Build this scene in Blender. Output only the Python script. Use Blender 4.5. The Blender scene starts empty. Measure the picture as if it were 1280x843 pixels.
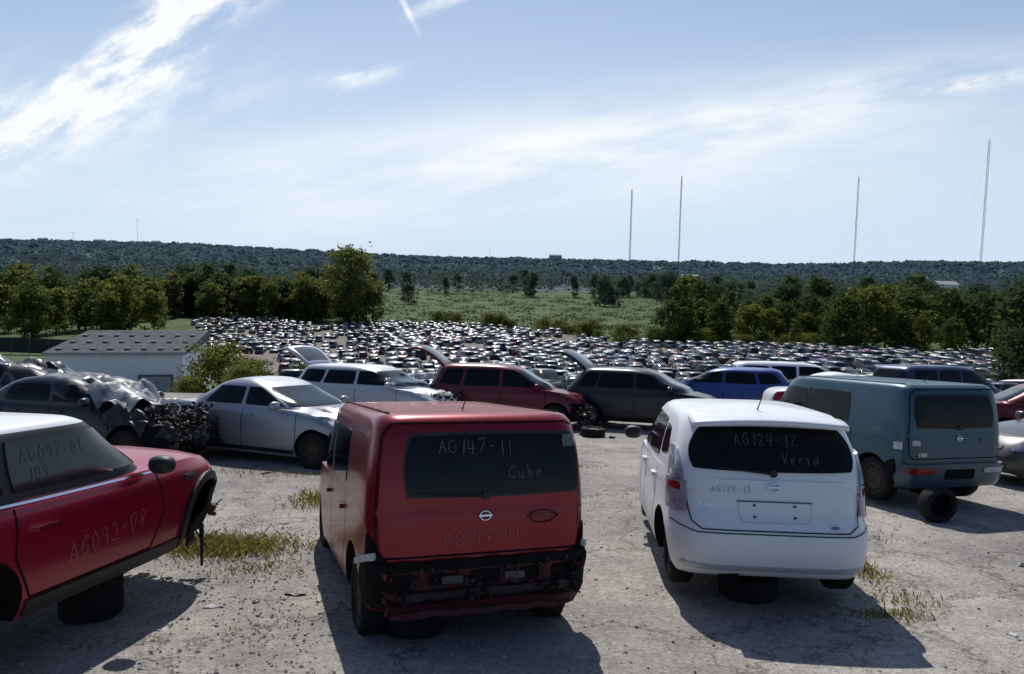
import bpy, math, random
import numpy as np
from mathutils import Vector, Matrix, noise
R = random.Random(7)
sc = bpy.context.scene
COL = sc.collection
sc.view_settings.view_transform = 'Standard'
sc.view_settings.look = 'None'
sc.view_settings.exposure = 0

# ------------------------------------------------------------------ materials
def nmat(name):
    m = bpy.data.materials.new(name); m.use_nodes = True
    nt = m.node_tree; b = nt.nodes['Principled BSDF']
    return m, nt, b
def N(nt, t, **kw):
    n = nt.nodes.new(t)
    for k, v in kw.items(): setattr(n, k, v)
    return n
def noise_node(nt, scale, detail=4, rough=.6, vec=None, dist=0):
    n = N(nt, 'ShaderNodeTexNoise'); n.inputs['Scale'].default_value = scale
    n.inputs['Detail'].default_value = detail; n.inputs['Roughness'].default_value = rough
    n.inputs['Distortion'].default_value = dist
    if vec is not None: nt.links.new(vec, n.inputs['Vector'])
    return n
def ramp(nt, fac, stops):
    r = N(nt, 'ShaderNodeValToRGB'); nt.links.new(fac, r.inputs[0])
    e = r.color_ramp.elements
    e[0].position, e[0].color = stops[0][0], tuple(stops[0][1]) + (1,)
    e[1].position, e[1].color = stops[-1][0], tuple(stops[-1][1]) + (1,)
    for p, c in stops[1:-1]:
        x = e.new(p); x.color = tuple(c) + (1,)
    return r
def mixc(nt, fac, a, b, mode='MIX'):
    m = N(nt, 'ShaderNodeMix', data_type='RGBA', blend_type=mode)
    for s, v in ((m.inputs[0], fac), (m.inputs[6], a), (m.inputs[7], b)):
        if hasattr(v, 'is_linked') or hasattr(v, 'links'): nt.links.new(v, s)
        elif isinstance(v, (int, float)): s.default_value = v
        else: s.default_value = tuple(v) + ((1,) if len(v) == 3 else ())
    return m.outputs[2]
def math_node(nt, op, a, b=None, clamp=False):
    m = N(nt, 'ShaderNodeMath', operation=op); m.use_clamp = clamp
    for i, v in enumerate((a, b)):
        if v is None: continue
        if isinstance(v, (int, float)): m.inputs[i].default_value = v
        else: nt.links.new(v, m.inputs[i])
    return m.outputs[0]
def maprange(nt, v, a, b, c=0, d=1, smooth=False):
    m = N(nt, 'ShaderNodeMapRange')
    if smooth: m.interpolation_type = 'SMOOTHSTEP'
    nt.links.new(v, m.inputs[0])
    for i, x in enumerate((a, b, c, d)): m.inputs[i + 1].default_value = x
    return m.outputs[0]

def simple(name, c, rough=.5, metal=0, var=.25, scale=20, bump=0):
    m, nt, b = nmat(name)
    tc = N(nt, 'ShaderNodeTexCoord')
    n = noise_node(nt, scale, 3, .6, tc.outputs['Object'])
    r = ramp(nt, n.outputs[0], [(.3, [x * (1 - var) for x in c]), (.7, [min(1, x * (1 + var)) for x in c])])
    nt.links.new(r.outputs[0], b.inputs['Base Color'])
    b.inputs['Roughness'].default_value = rough; b.inputs['Metallic'].default_value = metal
    if rough > .8: b.inputs['Specular IOR Level'].default_value = .2
    if bump:
        bp = N(nt, 'ShaderNodeBump'); bp.inputs['Strength'].default_value = bump; bp.inputs['Distance'].default_value = .02
        nt.links.new(n.outputs[0], bp.inputs['Height']); nt.links.new(bp.outputs[0], b.inputs['Normal'])
    return m

def paint(name, c, metal=.25, dust=.35, rough=.32, objcol=False):
    m, nt, b = nmat(name)
    tc = N(nt, 'ShaderNodeTexCoord')
    n = noise_node(nt, 3.0, 6, .65, tc.outputs['Object'])
    n2 = noise_node(nt, 60, 3, .7, tc.outputs['Object'])
    sep = N(nt, 'ShaderNodeSeparateXYZ'); nt.links.new(tc.outputs['Object'], sep.inputs[0])
    low = maprange(nt, sep.outputs[2], .75, .2)
    f = math_node(nt, 'MULTIPLY', n.outputs[0], n2.outputs[0])
    f = math_node(nt, 'MULTIPLY', f, math_node(nt, 'ADD', low, .45))
    f = math_node(nt, 'MULTIPLY', f, dust, True)
    if objcol:
        oi = N(nt, 'ShaderNodeObjectInfo'); base = oi.outputs['Color']
    else: base = c
    nt.links.new(mixc(nt, f, base, (.26, .235, .2)), b.inputs['Base Color'])
    rr = math_node(nt, 'ADD', math_node(nt, 'MULTIPLY', f, 1.2), rough, True)
    nt.links.new(rr, b.inputs['Roughness'])
    b.inputs['Metallic'].default_value = metal
    b.inputs['Coat Weight'].default_value = .35; b.inputs['Coat Roughness'].default_value = .06
    b.inputs['Coat IOR'].default_value = 1.4
    return m

M = {}
M['red'] = paint('red_paint', (.235, .001, .012), .35, .09, .28)
M['minired'] = paint('crimson_paint', (.3, .002, .026), .3, .1, .28)
M['darkred'] = paint('dark_red_paint', (.13, .003, .01), .2, .15)
M['innerred'] = simple('bare_dark_red_metal', (.05, .004, .008), .65, 0, .6, 9, .5)
M['white'] = paint('white_paint', (.76, .78, .82), 0, .35)
M['silver'] = paint('silver_paint', (.33, .345, .37), .5)
M['pale'] = paint('pale_silver_paint', (.5, .52, .55), .4)
M['teal'] = paint('teal_paint', (.028, .08, .118), .3, .2)
M['black'] = paint('black_paint', (.008, .008, .01), .1, .15)
M['blue'] = paint('blue_paint', (.015, .06, .26), .3)
M['navy'] = paint('dark_blue_paint', (.012, .03, .1), .3)
M['grey'] = paint('grey_paint', (.06, .065, .07), .4)
M['objpaint'] = paint('lot_car_paint', (1, 1, 1), .15, .3, .34, True)
def glassmat(name, c=(.006, .008, .009), rough=.04, spec=.4):
    m, nt, b = nmat(name)
    tc = N(nt, 'ShaderNodeTexCoord')
    n = noise_node(nt, 5, 5, .7, tc.outputs['Object'])
    r = ramp(nt, n.outputs[0], [(.35, c), (.75, [x * 1.8 + .003 for x in c])])
    nt.links.new(r.outputs[0], b.inputs['Base Color'])
    rr = ramp(nt, n.outputs[0], [(.3, (rough,) * 3), (.8, (rough + .08,) * 3)])
    nt.links.new(rr.outputs[0], b.inputs['Roughness'])
    b.inputs['Specular IOR Level'].default_value = spec
    return m
M['glass'] = glassmat('window_glass', (.004, .005, .006), .04, .2)
M['glassmid'] = glassmat('tinted_window_glass', (.012, .02, .022), .04, .36)
M['glasslit'] = glassmat('light_window_glass', (.05, .06, .065), .05, .6)
M['rubber'] = simple('tyre_rubber', (.014, .014, .014), .85, 0, .3, 30, .2)
M['plastic'] = simple('black_plastic', (.014, .014, .015), .55, 0, .3, 15)
M['cavity'] = simple('wheel_arch_liner', (.006, .006, .006), .9)
M['seam'] = simple('panel_gap', (.005, .005, .005), .9)
M['chrome'] = simple('chrome', (.75, .76, .78), .15, 1, .05)
M['rim'] = simple('alloy_rim', (.22, .23, .24), .4, .8, .2)
M['steel'] = simple('rusty_steel', (.05, .035, .028), .7, .4, .5, 12, .4)
M['junk'] = simple('engine_metal', (.05, .05, .05), .6, .4, .6, 14, .3)
M['buckled'] = simple('buckled_dark_metal', (.02, .02, .022), .5, .2, .5, 6, .4)
M['foil'] = simple('crumpled_silver_sheet', (.22, .23, .25), .5, .3, .4, 4, .3)
M['lampclear'] = simple('clear_lamp_lens', (.34, .35, .41), .1, .2, .4, 30)
M['lampred'] = simple('red_lamp_lens', (.25, .008, .008), .12, 0, .3, 30)
M['markfaint'] = simple('worn_white_marker', (.11, .13, .135), .8, 0, .6, 60)
M['markred'] = simple('worn_marker_on_red', (.34, .12, .15), .8, 0, .5, 60)
M['markblue'] = simple('blue_marker', (.13, .18, .36), .8, 0, .3, 50)
M['sticker'] = simple('paper_sticker', (.5, .5, .48), .7)
M['wallwhite'] = simple('white_metal_cladding', (.78, .82, .88), .6, 0, .06, 1.2)
M['shingle'] = simple('grey_roof_felt', (.075, .08, .09), .95, 0, .45, 1.1)
M['vent'] = simple('grey_vent_metal', (.1, .105, .11), .8)
M['conc'] = simple('bridge_concrete', (.3, .31, .32), .85, 0, .15, .3)
M['mast'] = simple('mast_steel', (.16, .17, .19), .6, .2)
M['far_wall'] = simple('hazy_pale_wall', (.34, .37, .4), .85, 0, .1, .3)

# ------------------------------------------------------------------ mesh helpers
def mk(name, verts, faces, mats=None, smooth=True, parent=None, midx=None):
    me = bpy.data.meshes.new(name)
    me.from_pydata([tuple(v) for v in verts], [], faces)
    for m in (mats or []): me.materials.append(m)
    if smooth: me.polygons.foreach_set('use_smooth', [True] * len(me.polygons))
    if midx is not None: me.polygons.foreach_set('material_index', midx)
    me.update()
    o = bpy.data.objects.new(name, me); COL.objects.link(o)
    if parent is not None: o.parent = parent
    return o
def sharp(o, ang=35):
    try: o.data.set_sharp_from_angle(angle=math.radians(ang))
    except Exception: pass
def empty(name, label, cat, group=None):
    o = bpy.data.objects.new(name, None); COL.objects.link(o); o.empty_display_size = .2
    o['label'] = label; o['category'] = cat
    if group: o['group'] = group
    return o
def lathe(prof, seg=32, axis='Y', c=(0, 0, 0)):
    v, f = [], []
    for (r, h) in prof:
        for i in range(seg):
            a = 2 * math.pi * i / seg
            if axis == 'Y': v.append((c[0] + r * math.cos(a), c[1] + h, c[2] + r * math.sin(a)))
            else: v.append((c[0] + r * math.cos(a), c[1] + r * math.sin(a), c[2] + h))
    for j in range(len(prof) - 1):
        for i in range(seg):
            k = (i + 1) % seg
            f.append((j * seg + i, j * seg + k, (j + 1) * seg + k, (j + 1) * seg + i))
    return v, f
def addgeo(V, F, v, f):
    o = len(V); V.extend(v); F.extend([tuple(i + o for i in q) for q in f])
def boxgeo(c, s, rot=None):
    v = []
    for x in (-1, 1):
        for y in (-1, 1):
            for z in (-1, 1):
                p = Vector((x * s[0] / 2, y * s[1] / 2, z * s[2] / 2))
                if rot is not None: p = rot @ p
                v.append(tuple(p + Vector(c)))
    f = [(0, 1, 3, 2), (4, 6, 7, 5), (0, 4, 5, 1), (2, 3, 7, 6), (0, 2, 6, 4), (1, 5, 7, 3)]
    return v, f
def tube(p0, p1, r0, r1=None, seg=6):
    r1 = r0 if r1 is None else r1
    p0, p1 = Vector(p0), Vector(p1); d = (p1 - p0)
    q = d.to_track_quat('Z', 'Y').to_matrix()
    v = []
    for p, r in ((p0, r0), (p1, r1)):
        for i in range(seg):
            a = 2 * math.pi * i / seg
            v.append(tuple(p + q @ Vector((r * math.cos(a), r * math.sin(a), 0))))
    f = [(i, (i + 1) % seg, seg + (i + 1) % seg, seg + i) for i in range(seg)]
    f += [tuple(reversed(range(seg))), tuple(range(seg, 2 * seg))]
    return v, f

# ------------------------------------------------------------------ terrain
YK = [-40, 0, 28, 36, 60, 90, 150, 200, 300, 600, 1000, 1600, 2300, 3200, 5000]
ZK = [3.6, 0, -2.52, -3.9, -7.6, -10.8, -14.6, -16.8, -19.8, -19.5, -18, -9, 8, 28, 26]
def sm(t):
    t = max(0., min(1., t)); return t * t * (3 - 2 * t)
def zt(x, y):
    z = float(np.interp(y, YK, ZK))
    z -= 2.2 * sm((-x - 12) / 25) * sm((y - 32) / 30) * (1 - sm((y - 200) / 100))
    if y > 700:
        s = x / y
        z += (26 * sm((-s - .12) / .35) * sm((y - 800) / 900) + 20 * sm((s - .3) / .3) * sm((y - 1100) / 900))
        z += 9 * noise.noise(Vector((x / 420, y / 500, 3))) * sm((y - 900) / 800)
    elif y > 45:
        z += .5 * noise.noise(Vector((x / 35, y / 35, 1))) * sm((y - 45) / 40)
    return z
def ymax(x): return float(np.interp(x, [-120, -20, 8, 34, 200], [280, 280, 250, 192, 185]))
def inlot(x, y):
    xm = -.40 * y if y > 105 else -.33 * y
    return 48 < y < ymax(x) and x > xm and x < 150

ys = list(np.arange(-14, 30, .5)) + list(np.arange(30, 60, 1.5)) + list(np.arange(60, 330, 4)) + list(np.arange(330, 800, 18)) + list(np.arange(800, 5001, 70))
NT = 161
V, F, C = [], [], []
for y in ys:
    half = 22 + .95 * max(y, 0)
    for i in range(NT):
        t = -1 + 2 * i / (NT - 1)
        x = t * half
        V.append((x, y, zt(x, y)))
        n1 = noise.noise(Vector((x / 9, y / 9, 0))); n2 = noise.noise(Vector((x / 60, y / 60, 5)))
        if y < 31: c = (1, 0, 0)
        elif inlot(x, y) or (y < 100 and n1 < .25): c = (0, 1, 0) if y > 48 else (.4, .6, 0)
        elif y < 700: c = (0, 0, 1) if n2 < .55 else (0, .1, .9)
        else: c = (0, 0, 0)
        C.append(c)
nr = len(ys)
for j in range(nr - 1):
    for i in range(NT - 1):
        a = j * NT + i; F.append((a, a + 1, a + NT + 1, a + NT))
m, nt, b = nmat('ground_surface')
tc = N(nt, 'ShaderNodeTexCoord'); P = tc.outputs['Object']
att = N(nt, 'ShaderNodeAttribute', attribute_name='zone')
sep = N(nt, 'ShaderNodeSeparateColor'); nt.links.new(att.outputs['Color'], sep.inputs[0])
big = noise_node(nt, .4, 6, .65, P); fine = noise_node(nt, 16, 6, .75, P); mid = noise_node(nt, 2.4, 6, .7, P)
speck = N(nt, 'ShaderNodeTexVoronoi'); speck.inputs['Scale'].default_value = 45; nt.links.new(P, speck.inputs['Vector'])
crk = N(nt, 'ShaderNodeTexVoronoi', feature='DISTANCE_TO_EDGE'); crk.inputs['Scale'].default_value = .42
wob = N(nt, 'ShaderNodeVectorMath', operation='ADD'); sc2 = N(nt, 'ShaderNodeVectorMath', operation='SCALE'); sc2.inputs['Scale'].default_value = 1.1
nt.links.new(mid.outputs['Color'], sc2.inputs[0]); nt.links.new(P, wob.inputs[0]); nt.links.new(sc2.outputs[0], wob.inputs[1]); nt.links.new(wob.outputs[0], crk.inputs['Vector'])
base = ramp(nt, big.outputs[0], [(.32, (.215, .205, .195)), (.5, (.33, .312, .285)), (.68, (.45, .42, .375))])
c1 = mixc(nt, .6, base.outputs[0], ramp(nt, fine.outputs[0], [(.3, (.45, .45, .46)), (.7, (1.3, 1.29, 1.27))]).outputs[0], 'MULTIPLY')
c1 = mixc(nt, .5, c1, ramp(nt, mid.outputs[0], [(.35, (.6, .6, .62)), (.58, (1.1, 1.1, 1.09))]).outputs[0], 'MULTIPLY')
c1 = mixc(nt, .4, c1, ramp(nt, speck.outputs['Color'], [(.1, (.45, .45, .47)), (.9, (1.3, 1.3, 1.3))]).outputs[0], 'MULTIPLY')
ck = ramp(nt, crk.outputs[0], [(0, (.3, .28, .25)), (.014, (1, 1, 1))])
c1 = mixc(nt, .8, c1, ck.outputs[0], 'MULTIPLY')
lot = ramp(nt, mid.outputs[0], [(.35, (.13, .12, .105)), (.65, (.24, .22, .185))]).outputs[0]
gn_ = noise_node(nt, .035, 7, .75, P)
grass = ramp(nt, gn_.outputs[0], [(.32, (.04, .06, .024)), (.5, (.065, .098, .036)), (.66, (.09, .125, .05))]).outputs[0]
far = ramp(nt, gn_.outputs[0], [(.35, (.07, .1, .115)), (.65, (.08, .115, .125))]).outputs[0]  # far hill ground, with bluish distance haze put into its colour
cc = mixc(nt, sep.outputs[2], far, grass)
cc = mixc(nt, sep.outputs[1], cc, lot)
cc = mixc(nt, sep.outputs[0], cc, c1)
nt.links.new(cc, b.inputs['Base Color']); b.inputs['Roughness'].default_value = .95; b.inputs['Specular IOR Level'].default_value = .15
hh = math_node(nt, 'ADD', math_node(nt, 'MULTIPLY', fine.outputs[0], .6), math_node(nt, 'MULTIPLY', speck.outputs['Distance'], .5))
hh = math_node(nt, 'ADD', hh, math_node(nt, 'MULTIPLY', mid.outputs[0], 1.2))
bp = N(nt, 'ShaderNodeBump'); bp.inputs['Strength'].default_value = .6; bp.inputs['Distance'].default_value = .025
nt.links.new(math_node(nt, 'MULTIPLY', hh, sep.outputs[0]), bp.inputs['Height']); nt.links.new(bp.outputs[0], b.inputs['Normal'])
g = mk('ground', V, F, [m], True); g['kind'] = 'structure'
ca = g.data.color_attributes.new('zone', 'FLOAT_COLOR', 'POINT')
ca.data.foreach_set('color', np.array([list(c) + [1] for c in C], dtype=np.float32).ravel())

# ------------------------------------------------------------------ car body maths
def hermite(xs, ys):
    xs = np.array(xs, float); ys = np.array(ys, float); n = len(xs)
    h = np.diff(xs); d = np.diff(ys) / h
    m_ = np.zeros(n)
    for i in range(1, n - 1):
        m_[i] = 0 if d[i - 1] * d[i] <= 0 else 2 * d[i - 1] * d[i] / (d[i - 1] + d[i])
    m_[0], m_[-1] = d[0], d[-1]
    xl, yl, hl, ml = xs.tolist(), ys.tolist(), h.tolist(), m_.tolist()
    def f(x):
        x = min(max(x, xl[0]), xl[-1])
        i = 0
        while i < n - 2 and x > xl[i + 1]: i += 1
        t = (x - xl[i]) / hl[i]
        return ((2 * t**3 - 3 * t**2 + 1) * yl[i] + (t**3 - 2 * t**2 + t) * hl[i] * ml[i] + (-2 * t**3 + 3 * t**2) * yl[i + 1] + (t**3 - t**2) * hl[i] * ml[i + 1])
    return f
def se(t, n): return max(0., 1 - abs(t) ** n) ** (1 / n)
def perim(nr_, nf, nx, ny):
    cr, cf = 2 ** (-1 / nr_), 2 ** (-1 / nf)
    L = []
    for i in range(nx):
        X = -cr + (cf + cr) * i / nx; L.append((X, se(X, nr_ if X < 0 else nf)))
    for i in range(ny):
        Y = cf - 2 * cf * i / ny; L.append((se(Y, nf), Y))
    for i in range(nx):
        X = cf - (cf + cr) * i / nx; L.append((X, -se(X, nr_ if X < 0 else nf)))
    for i in range(ny):
        Y = -cr + 2 * cr * i / ny; L.append((-se(Y, nr_), Y))
    return L
class Body:
    def __init__(s, low, top, bot, green, n=(6, 4), gn=(7, 5), crown=.035, rcrown=.03):
        k = list(zip(*low)); s.lxr, s.lxf, s.lw = [hermite(k[0], k[i]) for i in (1, 2, 3)]
        s.T = hermite(*zip(*top)); s.B = hermite(*zip(*bot))
        k = list(zip(*green)); s.gz = k[0]; s.gxr, s.gxf, s.gw = [hermite(k[0], k[i]) for i in (1, 2, 3)]
        s.n, s.gn, s.crown, s.rc = n, gn, crown, rcrown
    def lp(s, X, Y, q, k=1, c=0):
        a = (s.lxf(q) - s.lxr(q)) / 2; xc = (s.lxf(q) + s.lxr(q)) / 2
        x = xc + a * X * k; y = s.lw(q) * Y * k
        return (x, y, s.B(x) + q * (s.T(x) - s.B(x)) + c)
    def gp(s, X, Y, z, k=1, c=0):
        a = (s.gxf(z) - s.gxr(z)) / 2; xc = (s.gxf(z) + s.gxr(z)) / 2
        return (xc + a * X * k, s.gw(z) * Y * k, z + c)
    def ls(s, side):
        def f(x, z):
            q = min(1, max(0, (z - s.B(x)) / (s.T(x) - s.B(x))))
            a = (s.lxf(q) - s.lxr(q)) / 2; X = (x - (s.lxf(q) + s.lxr(q)) / 2) / a
            return Vector((x, side * s.lw(q) * se(X, s.n[0] if X < 0 else s.n[1]), z))
        return f
    def gs(s, side):
        def f(x, z):
            a = (s.gxf(z) - s.gxr(z)) / 2; X = (x - (s.gxf(z) + s.gxr(z)) / 2) / a
            return Vector((x, side * s.gw(z) * se(X, s.gn[0] if X < 0 else s.gn[1]), z))
        return f
    def le(s, end):
        def f(y, z):
            x = s.lxr(.5) if end < 0 else s.lxf(.5)
            for _ in range(5):
                q = min(1, max(0, (z - s.B(x)) / (s.T(x) - s.B(x))))
                a = (s.lxf(q) - s.lxr(q)) / 2
                x = .5 * x + .5 * ((s.lxf(q) + s.lxr(q)) / 2 + end * a * se(min(.999, abs(y) / s.lw(q)), s.n[0] if end < 0 else s.n[1]))
            return Vector((x, y, z))
        return f
    def ge(s, end):
        def f(y, z):
            a = (s.gxf(z) - s.gxr(z)) / 2
            return Vector(((s.gxf(z) + s.gxr(z)) / 2 + end * a * se(min(.999, abs(y) / s.gw(z)), s.gn[0] if end < 0 else s.gn[1]), y, z))
        return f
    def lt(s):
        return lambda x, y: Vector((x, y, s.T(x) + s.crown * (1 - (y / s.lw(.9)) ** 2)))
    def lower(s, nx=44, ny=18, qs=None):
        qs = qs or [0, .04, .1, .18, .27, .36, .45, .54, .63, .72, .8, .87, .93, .97, 1]
        pe = perim(s.n[0], s.n[1], nx, ny); m_ = len(pe); V, F = [], []
        rings = [(0, .02), (0, .5), (0, .92)] + [(q, 1) for q in qs] + [(1, k) for k in (.985, .95, .88, .75, .58, .4, .2, .02)]
        for q, k in rings:
            for X, Y in pe:
                c = s.crown * (1 - (k * Y) ** 2) * (1 - k ** 12) if q == 1 else 0
                V.append(s.lp(X, Y, q, k, c))
        for j in range(len(rings) - 1):
            for i in range(m_):
                k = (i + 1) % m_
                F.append((j * m_ + i, (j + 1) * m_ + i, (j + 1) * m_ + k, j * m_ + k))
        F.append(tuple(range(m_))); F.append(tuple(reversed(range((len(rings) - 1) * m_, len(rings) * m_))))
        return V, F
    def upper(s, nx=36, ny=18, nz=10):
        pe = perim(s.gn[0], s.gn[1], nx, ny); m_ = len(pe); V, F = [], []
        z0, z1 = s.gz[0], s.gz[-1]
        zs = [z0 + (z1 - z0) * (1 - (1 - i / nz) ** 1.6) for i in range(nz + 1)]
        for z in zs:
            for X, Y in pe: V.append(s.gp(X, Y, z))
        for k in (.96, .88, .75, .55, .3, .02):
            for X, Y in pe: V.append(s.gp(X, Y, z1, k, s.rc * (1 - k * k)))
        n_ = nz + 7
        for j in range(n_ - 1):
            for i in range(m_):
                k = (i + 1) % m_
                F.append((j * m_ + i, (j + 1) * m_ + i, (j + 1) * m_ + k, j * m_ + k))
        F.append(tuple(reversed(range((n_ - 1) * m_, n_ * m_))))
        return V, F, m_, nz
CEN = Vector((0, 0, .7))
def snorm(S, u, v):
    e = .006; p = S(u, v)
    n_ = (S(u + e, v) - S(u - e, v)).cross(S(u, v + e) - S(u, v - e))
    if n_.length < 1e-9: n_ = p - CEN
    n_.normalize()
    if n_.dot(Vector((p.x * .3, p.y, (p.z - .6))) if abs(n_.y) > .6 else (p - CEN)) < 0: n_ = -n_
    return p, n_
def panel(name, S, quad, mat, off=.006, rnd=.3, nu=12, nv=8, parent=None, skirt=True, rough=0):
    (a, b_, c, d) = quad; V, F = [], []
    def uv(s_, t_):
        s2 = s_ * math.sqrt(1 - rnd * t_ * t_ / 2); t2 = t_ * math.sqrt(1 - rnd * s_ * s_ / 2)
        s2, t2 = (s2 + 1) / 2, (t2 + 1) / 2
        return tuple((a[i] * (1 - s2) + b_[i] * s2) * (1 - t2) + (d[i] * (1 - s2) + c[i] * s2) * t2 for i in (0, 1))
    for j in range(nv + 1):
        for i in range(nu + 1):
            p, n_ = snorm(S, *uv(-1 + 2 * i / nu, -1 + 2 * j / nv)); p = p + n_ * off
            if rough: p = p + noise.noise_vector(p * 7) * rough + noise.noise_vector(p * 17) * rough * .5
            V.append(p)
    for j in range(nv):
        for i in range(nu):
            k = j * (nu + 1) + i; F.append((k, k + 1, k + nu + 2, k + nu + 1))
    if skirt:
        bd = [(i, 0) for i in range(nu + 1)] + [(nu, j) for j in range(1, nv + 1)] + [(i, nv) for i in range(nu - 1, -1, -1)] + [(0, j) for j in range(nv - 1, 0, -1)]
        o = len(V)
        for i, j in bd:
            p, n_ = snorm(S, *uv(-1 + 2 * i / nu, -1 + 2 * j / nv)); V.append(p - n_ * .01)
        m_ = len(bd)
        for x in range(m_):
            y = (x + 1) % m_
            F.append((bd[x][1] * (nu + 1) + bd[x][0], bd[y][1] * (nu + 1) + bd[y][0], o + y, o + x))
    o = mk(name, V, F, [mat], True, parent); sharp(o, 40)
    return o
def ribbons(name, S, paths, w, mat, off=.003, parent=None, step=.05):
    V, F = [], []
    for path in paths:
        pts = []
        for i in range(len(path) - 1):
            (u0, v0), (u1, v1) = path[i], path[i + 1]
            L = math.hypot(u1 - u0, v1 - v0); k = max(1, int(L / step))
            for j in range(k): pts.append((u0 + (u1 - u0) * j / k, v0 + (v1 - v0) * j / k))
        pts.append(path[-1])
        P_ = [snorm(S, *q) for q in pts]
        st = len(V)
        for i, (p, n_) in enumerate(P_):
            t = P_[min(i + 1, len(P_) - 1)][0] - P_[max(i - 1, 0)][0]
            sd = t.cross(n_)
            if sd.length < 1e-9: sd = Vector((0, 0, 1))
            sd.normalize(); V.append(p + n_ * off + sd * w / 2); V.append(p + n_ * off - sd * w / 2)
        for i in range(len(P_) - 1):
            k = st + 2 * i; F.append((k, k + 1, k + 3, k + 2))
    return mk(name, V, F, [mat], False, parent)
GL = {'A': [[(0, 0), (.45, 1), (.85, 0)], [(.18, .4), (.7, .38)]],
 'G': [[(.85, .85), (.5, 1), (.12, .7), (.05, .3), (.4, 0), (.82, .12), (.85, .45), (.5, .46)]],
 '1': [[(.45, 0), (.5, 1)]], '4': [[(.2, 1), (.08, .42), (.85, .47)], [(.7, .95), (.62, 0)]],
 '7': [[(0, .95), (.85, 1), (.35, 0)]], '2': [[(.05, .8), (.4, 1), (.8, .75), (.55, .4), (.05, 0), (.9, .06)]],
 '-': [[(.15, .48), (.8, .52)]], '0': [[(.45, 1), (.1, .7), (.08, .3), (.4, 0), (.78, .3), (.8, .7), (.45, 1)]],
 '9': [[(.8, .65), (.45, .5), (.1, .7), (.4, 1), (.8, .8), (.75, .4), (.6, 0)]],
 '8': [[(.45, .52), (.12, .78), (.45, 1), (.78, .78), (.45, .52), (.08, .25), (.42, 0), (.8, .25), (.45, .52)]],
 'C': [[(.85, .8), (.5, 1), (.1, .6), (.15, .2), (.5, 0), (.85, .15)]], 'U': [[(.1, 1), (.1, .3), (.4, 0), (.75, .3), (.8, 1)]],
 'B': [[(.1, 0), (.1, 1), (.6, .95), (.65, .6), (.1, .52), (.75, .4), (.7, .05), (.1, 0)]], 'E': [[(.8, 1), (.1, 1), (.1, 0), (.8, 0)], [(.1, .5), (.6, .5)]],
 'V': [[(0, 1), (.4, 0), (.85, 1)]], 'R': [[(.1, 0), (.1, 1), (.7, .9), (.65, .55), (.1, .5), (.8, 0)]],
 'S': [[(.8, .85), (.4, 1), (.1, .75), (.7, .35), (.5, 0), (.08, .12)]], 'N': [[(.1, 0), (.1, 1), (.75, 0), (.78, 1)]],
 'O': [[(.45, 1), (.05, .5), (.4, 0), (.85, .5), (.45, 1)]], 'T': [[(0, 1), (.9, 1)], [(.45, 1), (.45, 0)]],
 'e': [[(.15, .3), (.7, .35), (.55, .58), (.2, .5), (.1, .15), (.4, 0), (.75, .1)]],
 'r': [[(.2, .55), (.22, 0)], [(.22, .35), (.45, .55), (.7, .5)]], 's': [[(.65, .5), (.3, .58), (.25, .38), (.6, .2), (.4, 0), (.15, .08)]],
 'a': [[(.65, .5), (.3, .55), (.12, .25), (.35, 0), (.62, .2), (.65, .5), (.7, 0)]], 'u': [[(.15, .55), (.18, .1), (.5, 0), (.65, .5), (.7, 0)]],
 'b': [[(.15, 1), (.15, 0), (.6, .1), (.65, .4), (.2, .5)]], ' ': []}
def write(name, S, text, u0, v0, h, mat, w=.008, du=1, slope=0, parent=None, off=.008, jit=.07):
    paths = []; adv = 0
    for ch in text:
        dy = R.uniform(-.06, .06) * h if jit else 0
        for st in GL[ch]:
            p = []
            for (x, y) in st:
                x_ = adv + x * h * .62 + R.uniform(-jit, jit) * h; y_ = dy + y * h + R.uniform(-jit, jit) * h + slope * adv
                p.append((u0 + du * x_, v0 + y_))
            paths.append(p)
        adv += h * (.78 if ch != '1' else .6)
    return ribbons(name, S, paths, w, mat, off, parent, .03)
def cut_arches(o, wheels, r, w, depth=.3):
    V, F = [], []
    for (x, side, zc, rr) in wheels:
        v, f = lathe([(.001, -depth), (rr, -depth), (rr, .25), (.001, .25)], 36, 'Y', (x, side * (w), zc))
        if side < 0: v = [(p[0], side * w - (p[1] - side * w), p[2]) for p in v]
        addgeo(V, F, v, f)
    c = mk('cutter', V, F, [M['cavity']], False)
    import bmesh
    bm = bmesh.new(); bm.from_mesh(c.data); bmesh.ops.remove_doubles(bm, verts=bm.verts, dist=.002); bmesh.ops.recalc_face_normals(bm, faces=bm.faces); bm.to_mesh(c.data); bm.free()
    bm = bmesh.new(); bm.from_mesh(o.data); bmesh.ops.recalc_face_normals(bm, faces=bm.faces); bm.to_mesh(o.data); bm.free()
    md = o.modifiers.new('b', 'BOOLEAN'); md.object = c; md.operation = 'DIFFERENCE'; md.solver = 'EXACT'
    try: md.material_mode = 'TRANSFER'
    except Exception: pass
    dg = bpy.context.evaluated_depsgraph_get(); dg.update()
    me = bpy.data.meshes.new_from_object(o.evaluated_get(dg))
    o.modifiers.clear(); old = o.data; o.data = me; bpy.data.meshes.remove(old)
    cm = c.data; bpy.data.objects.remove(c); bpy.data.meshes.remove(cm)
    sharp(o, 40)

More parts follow.
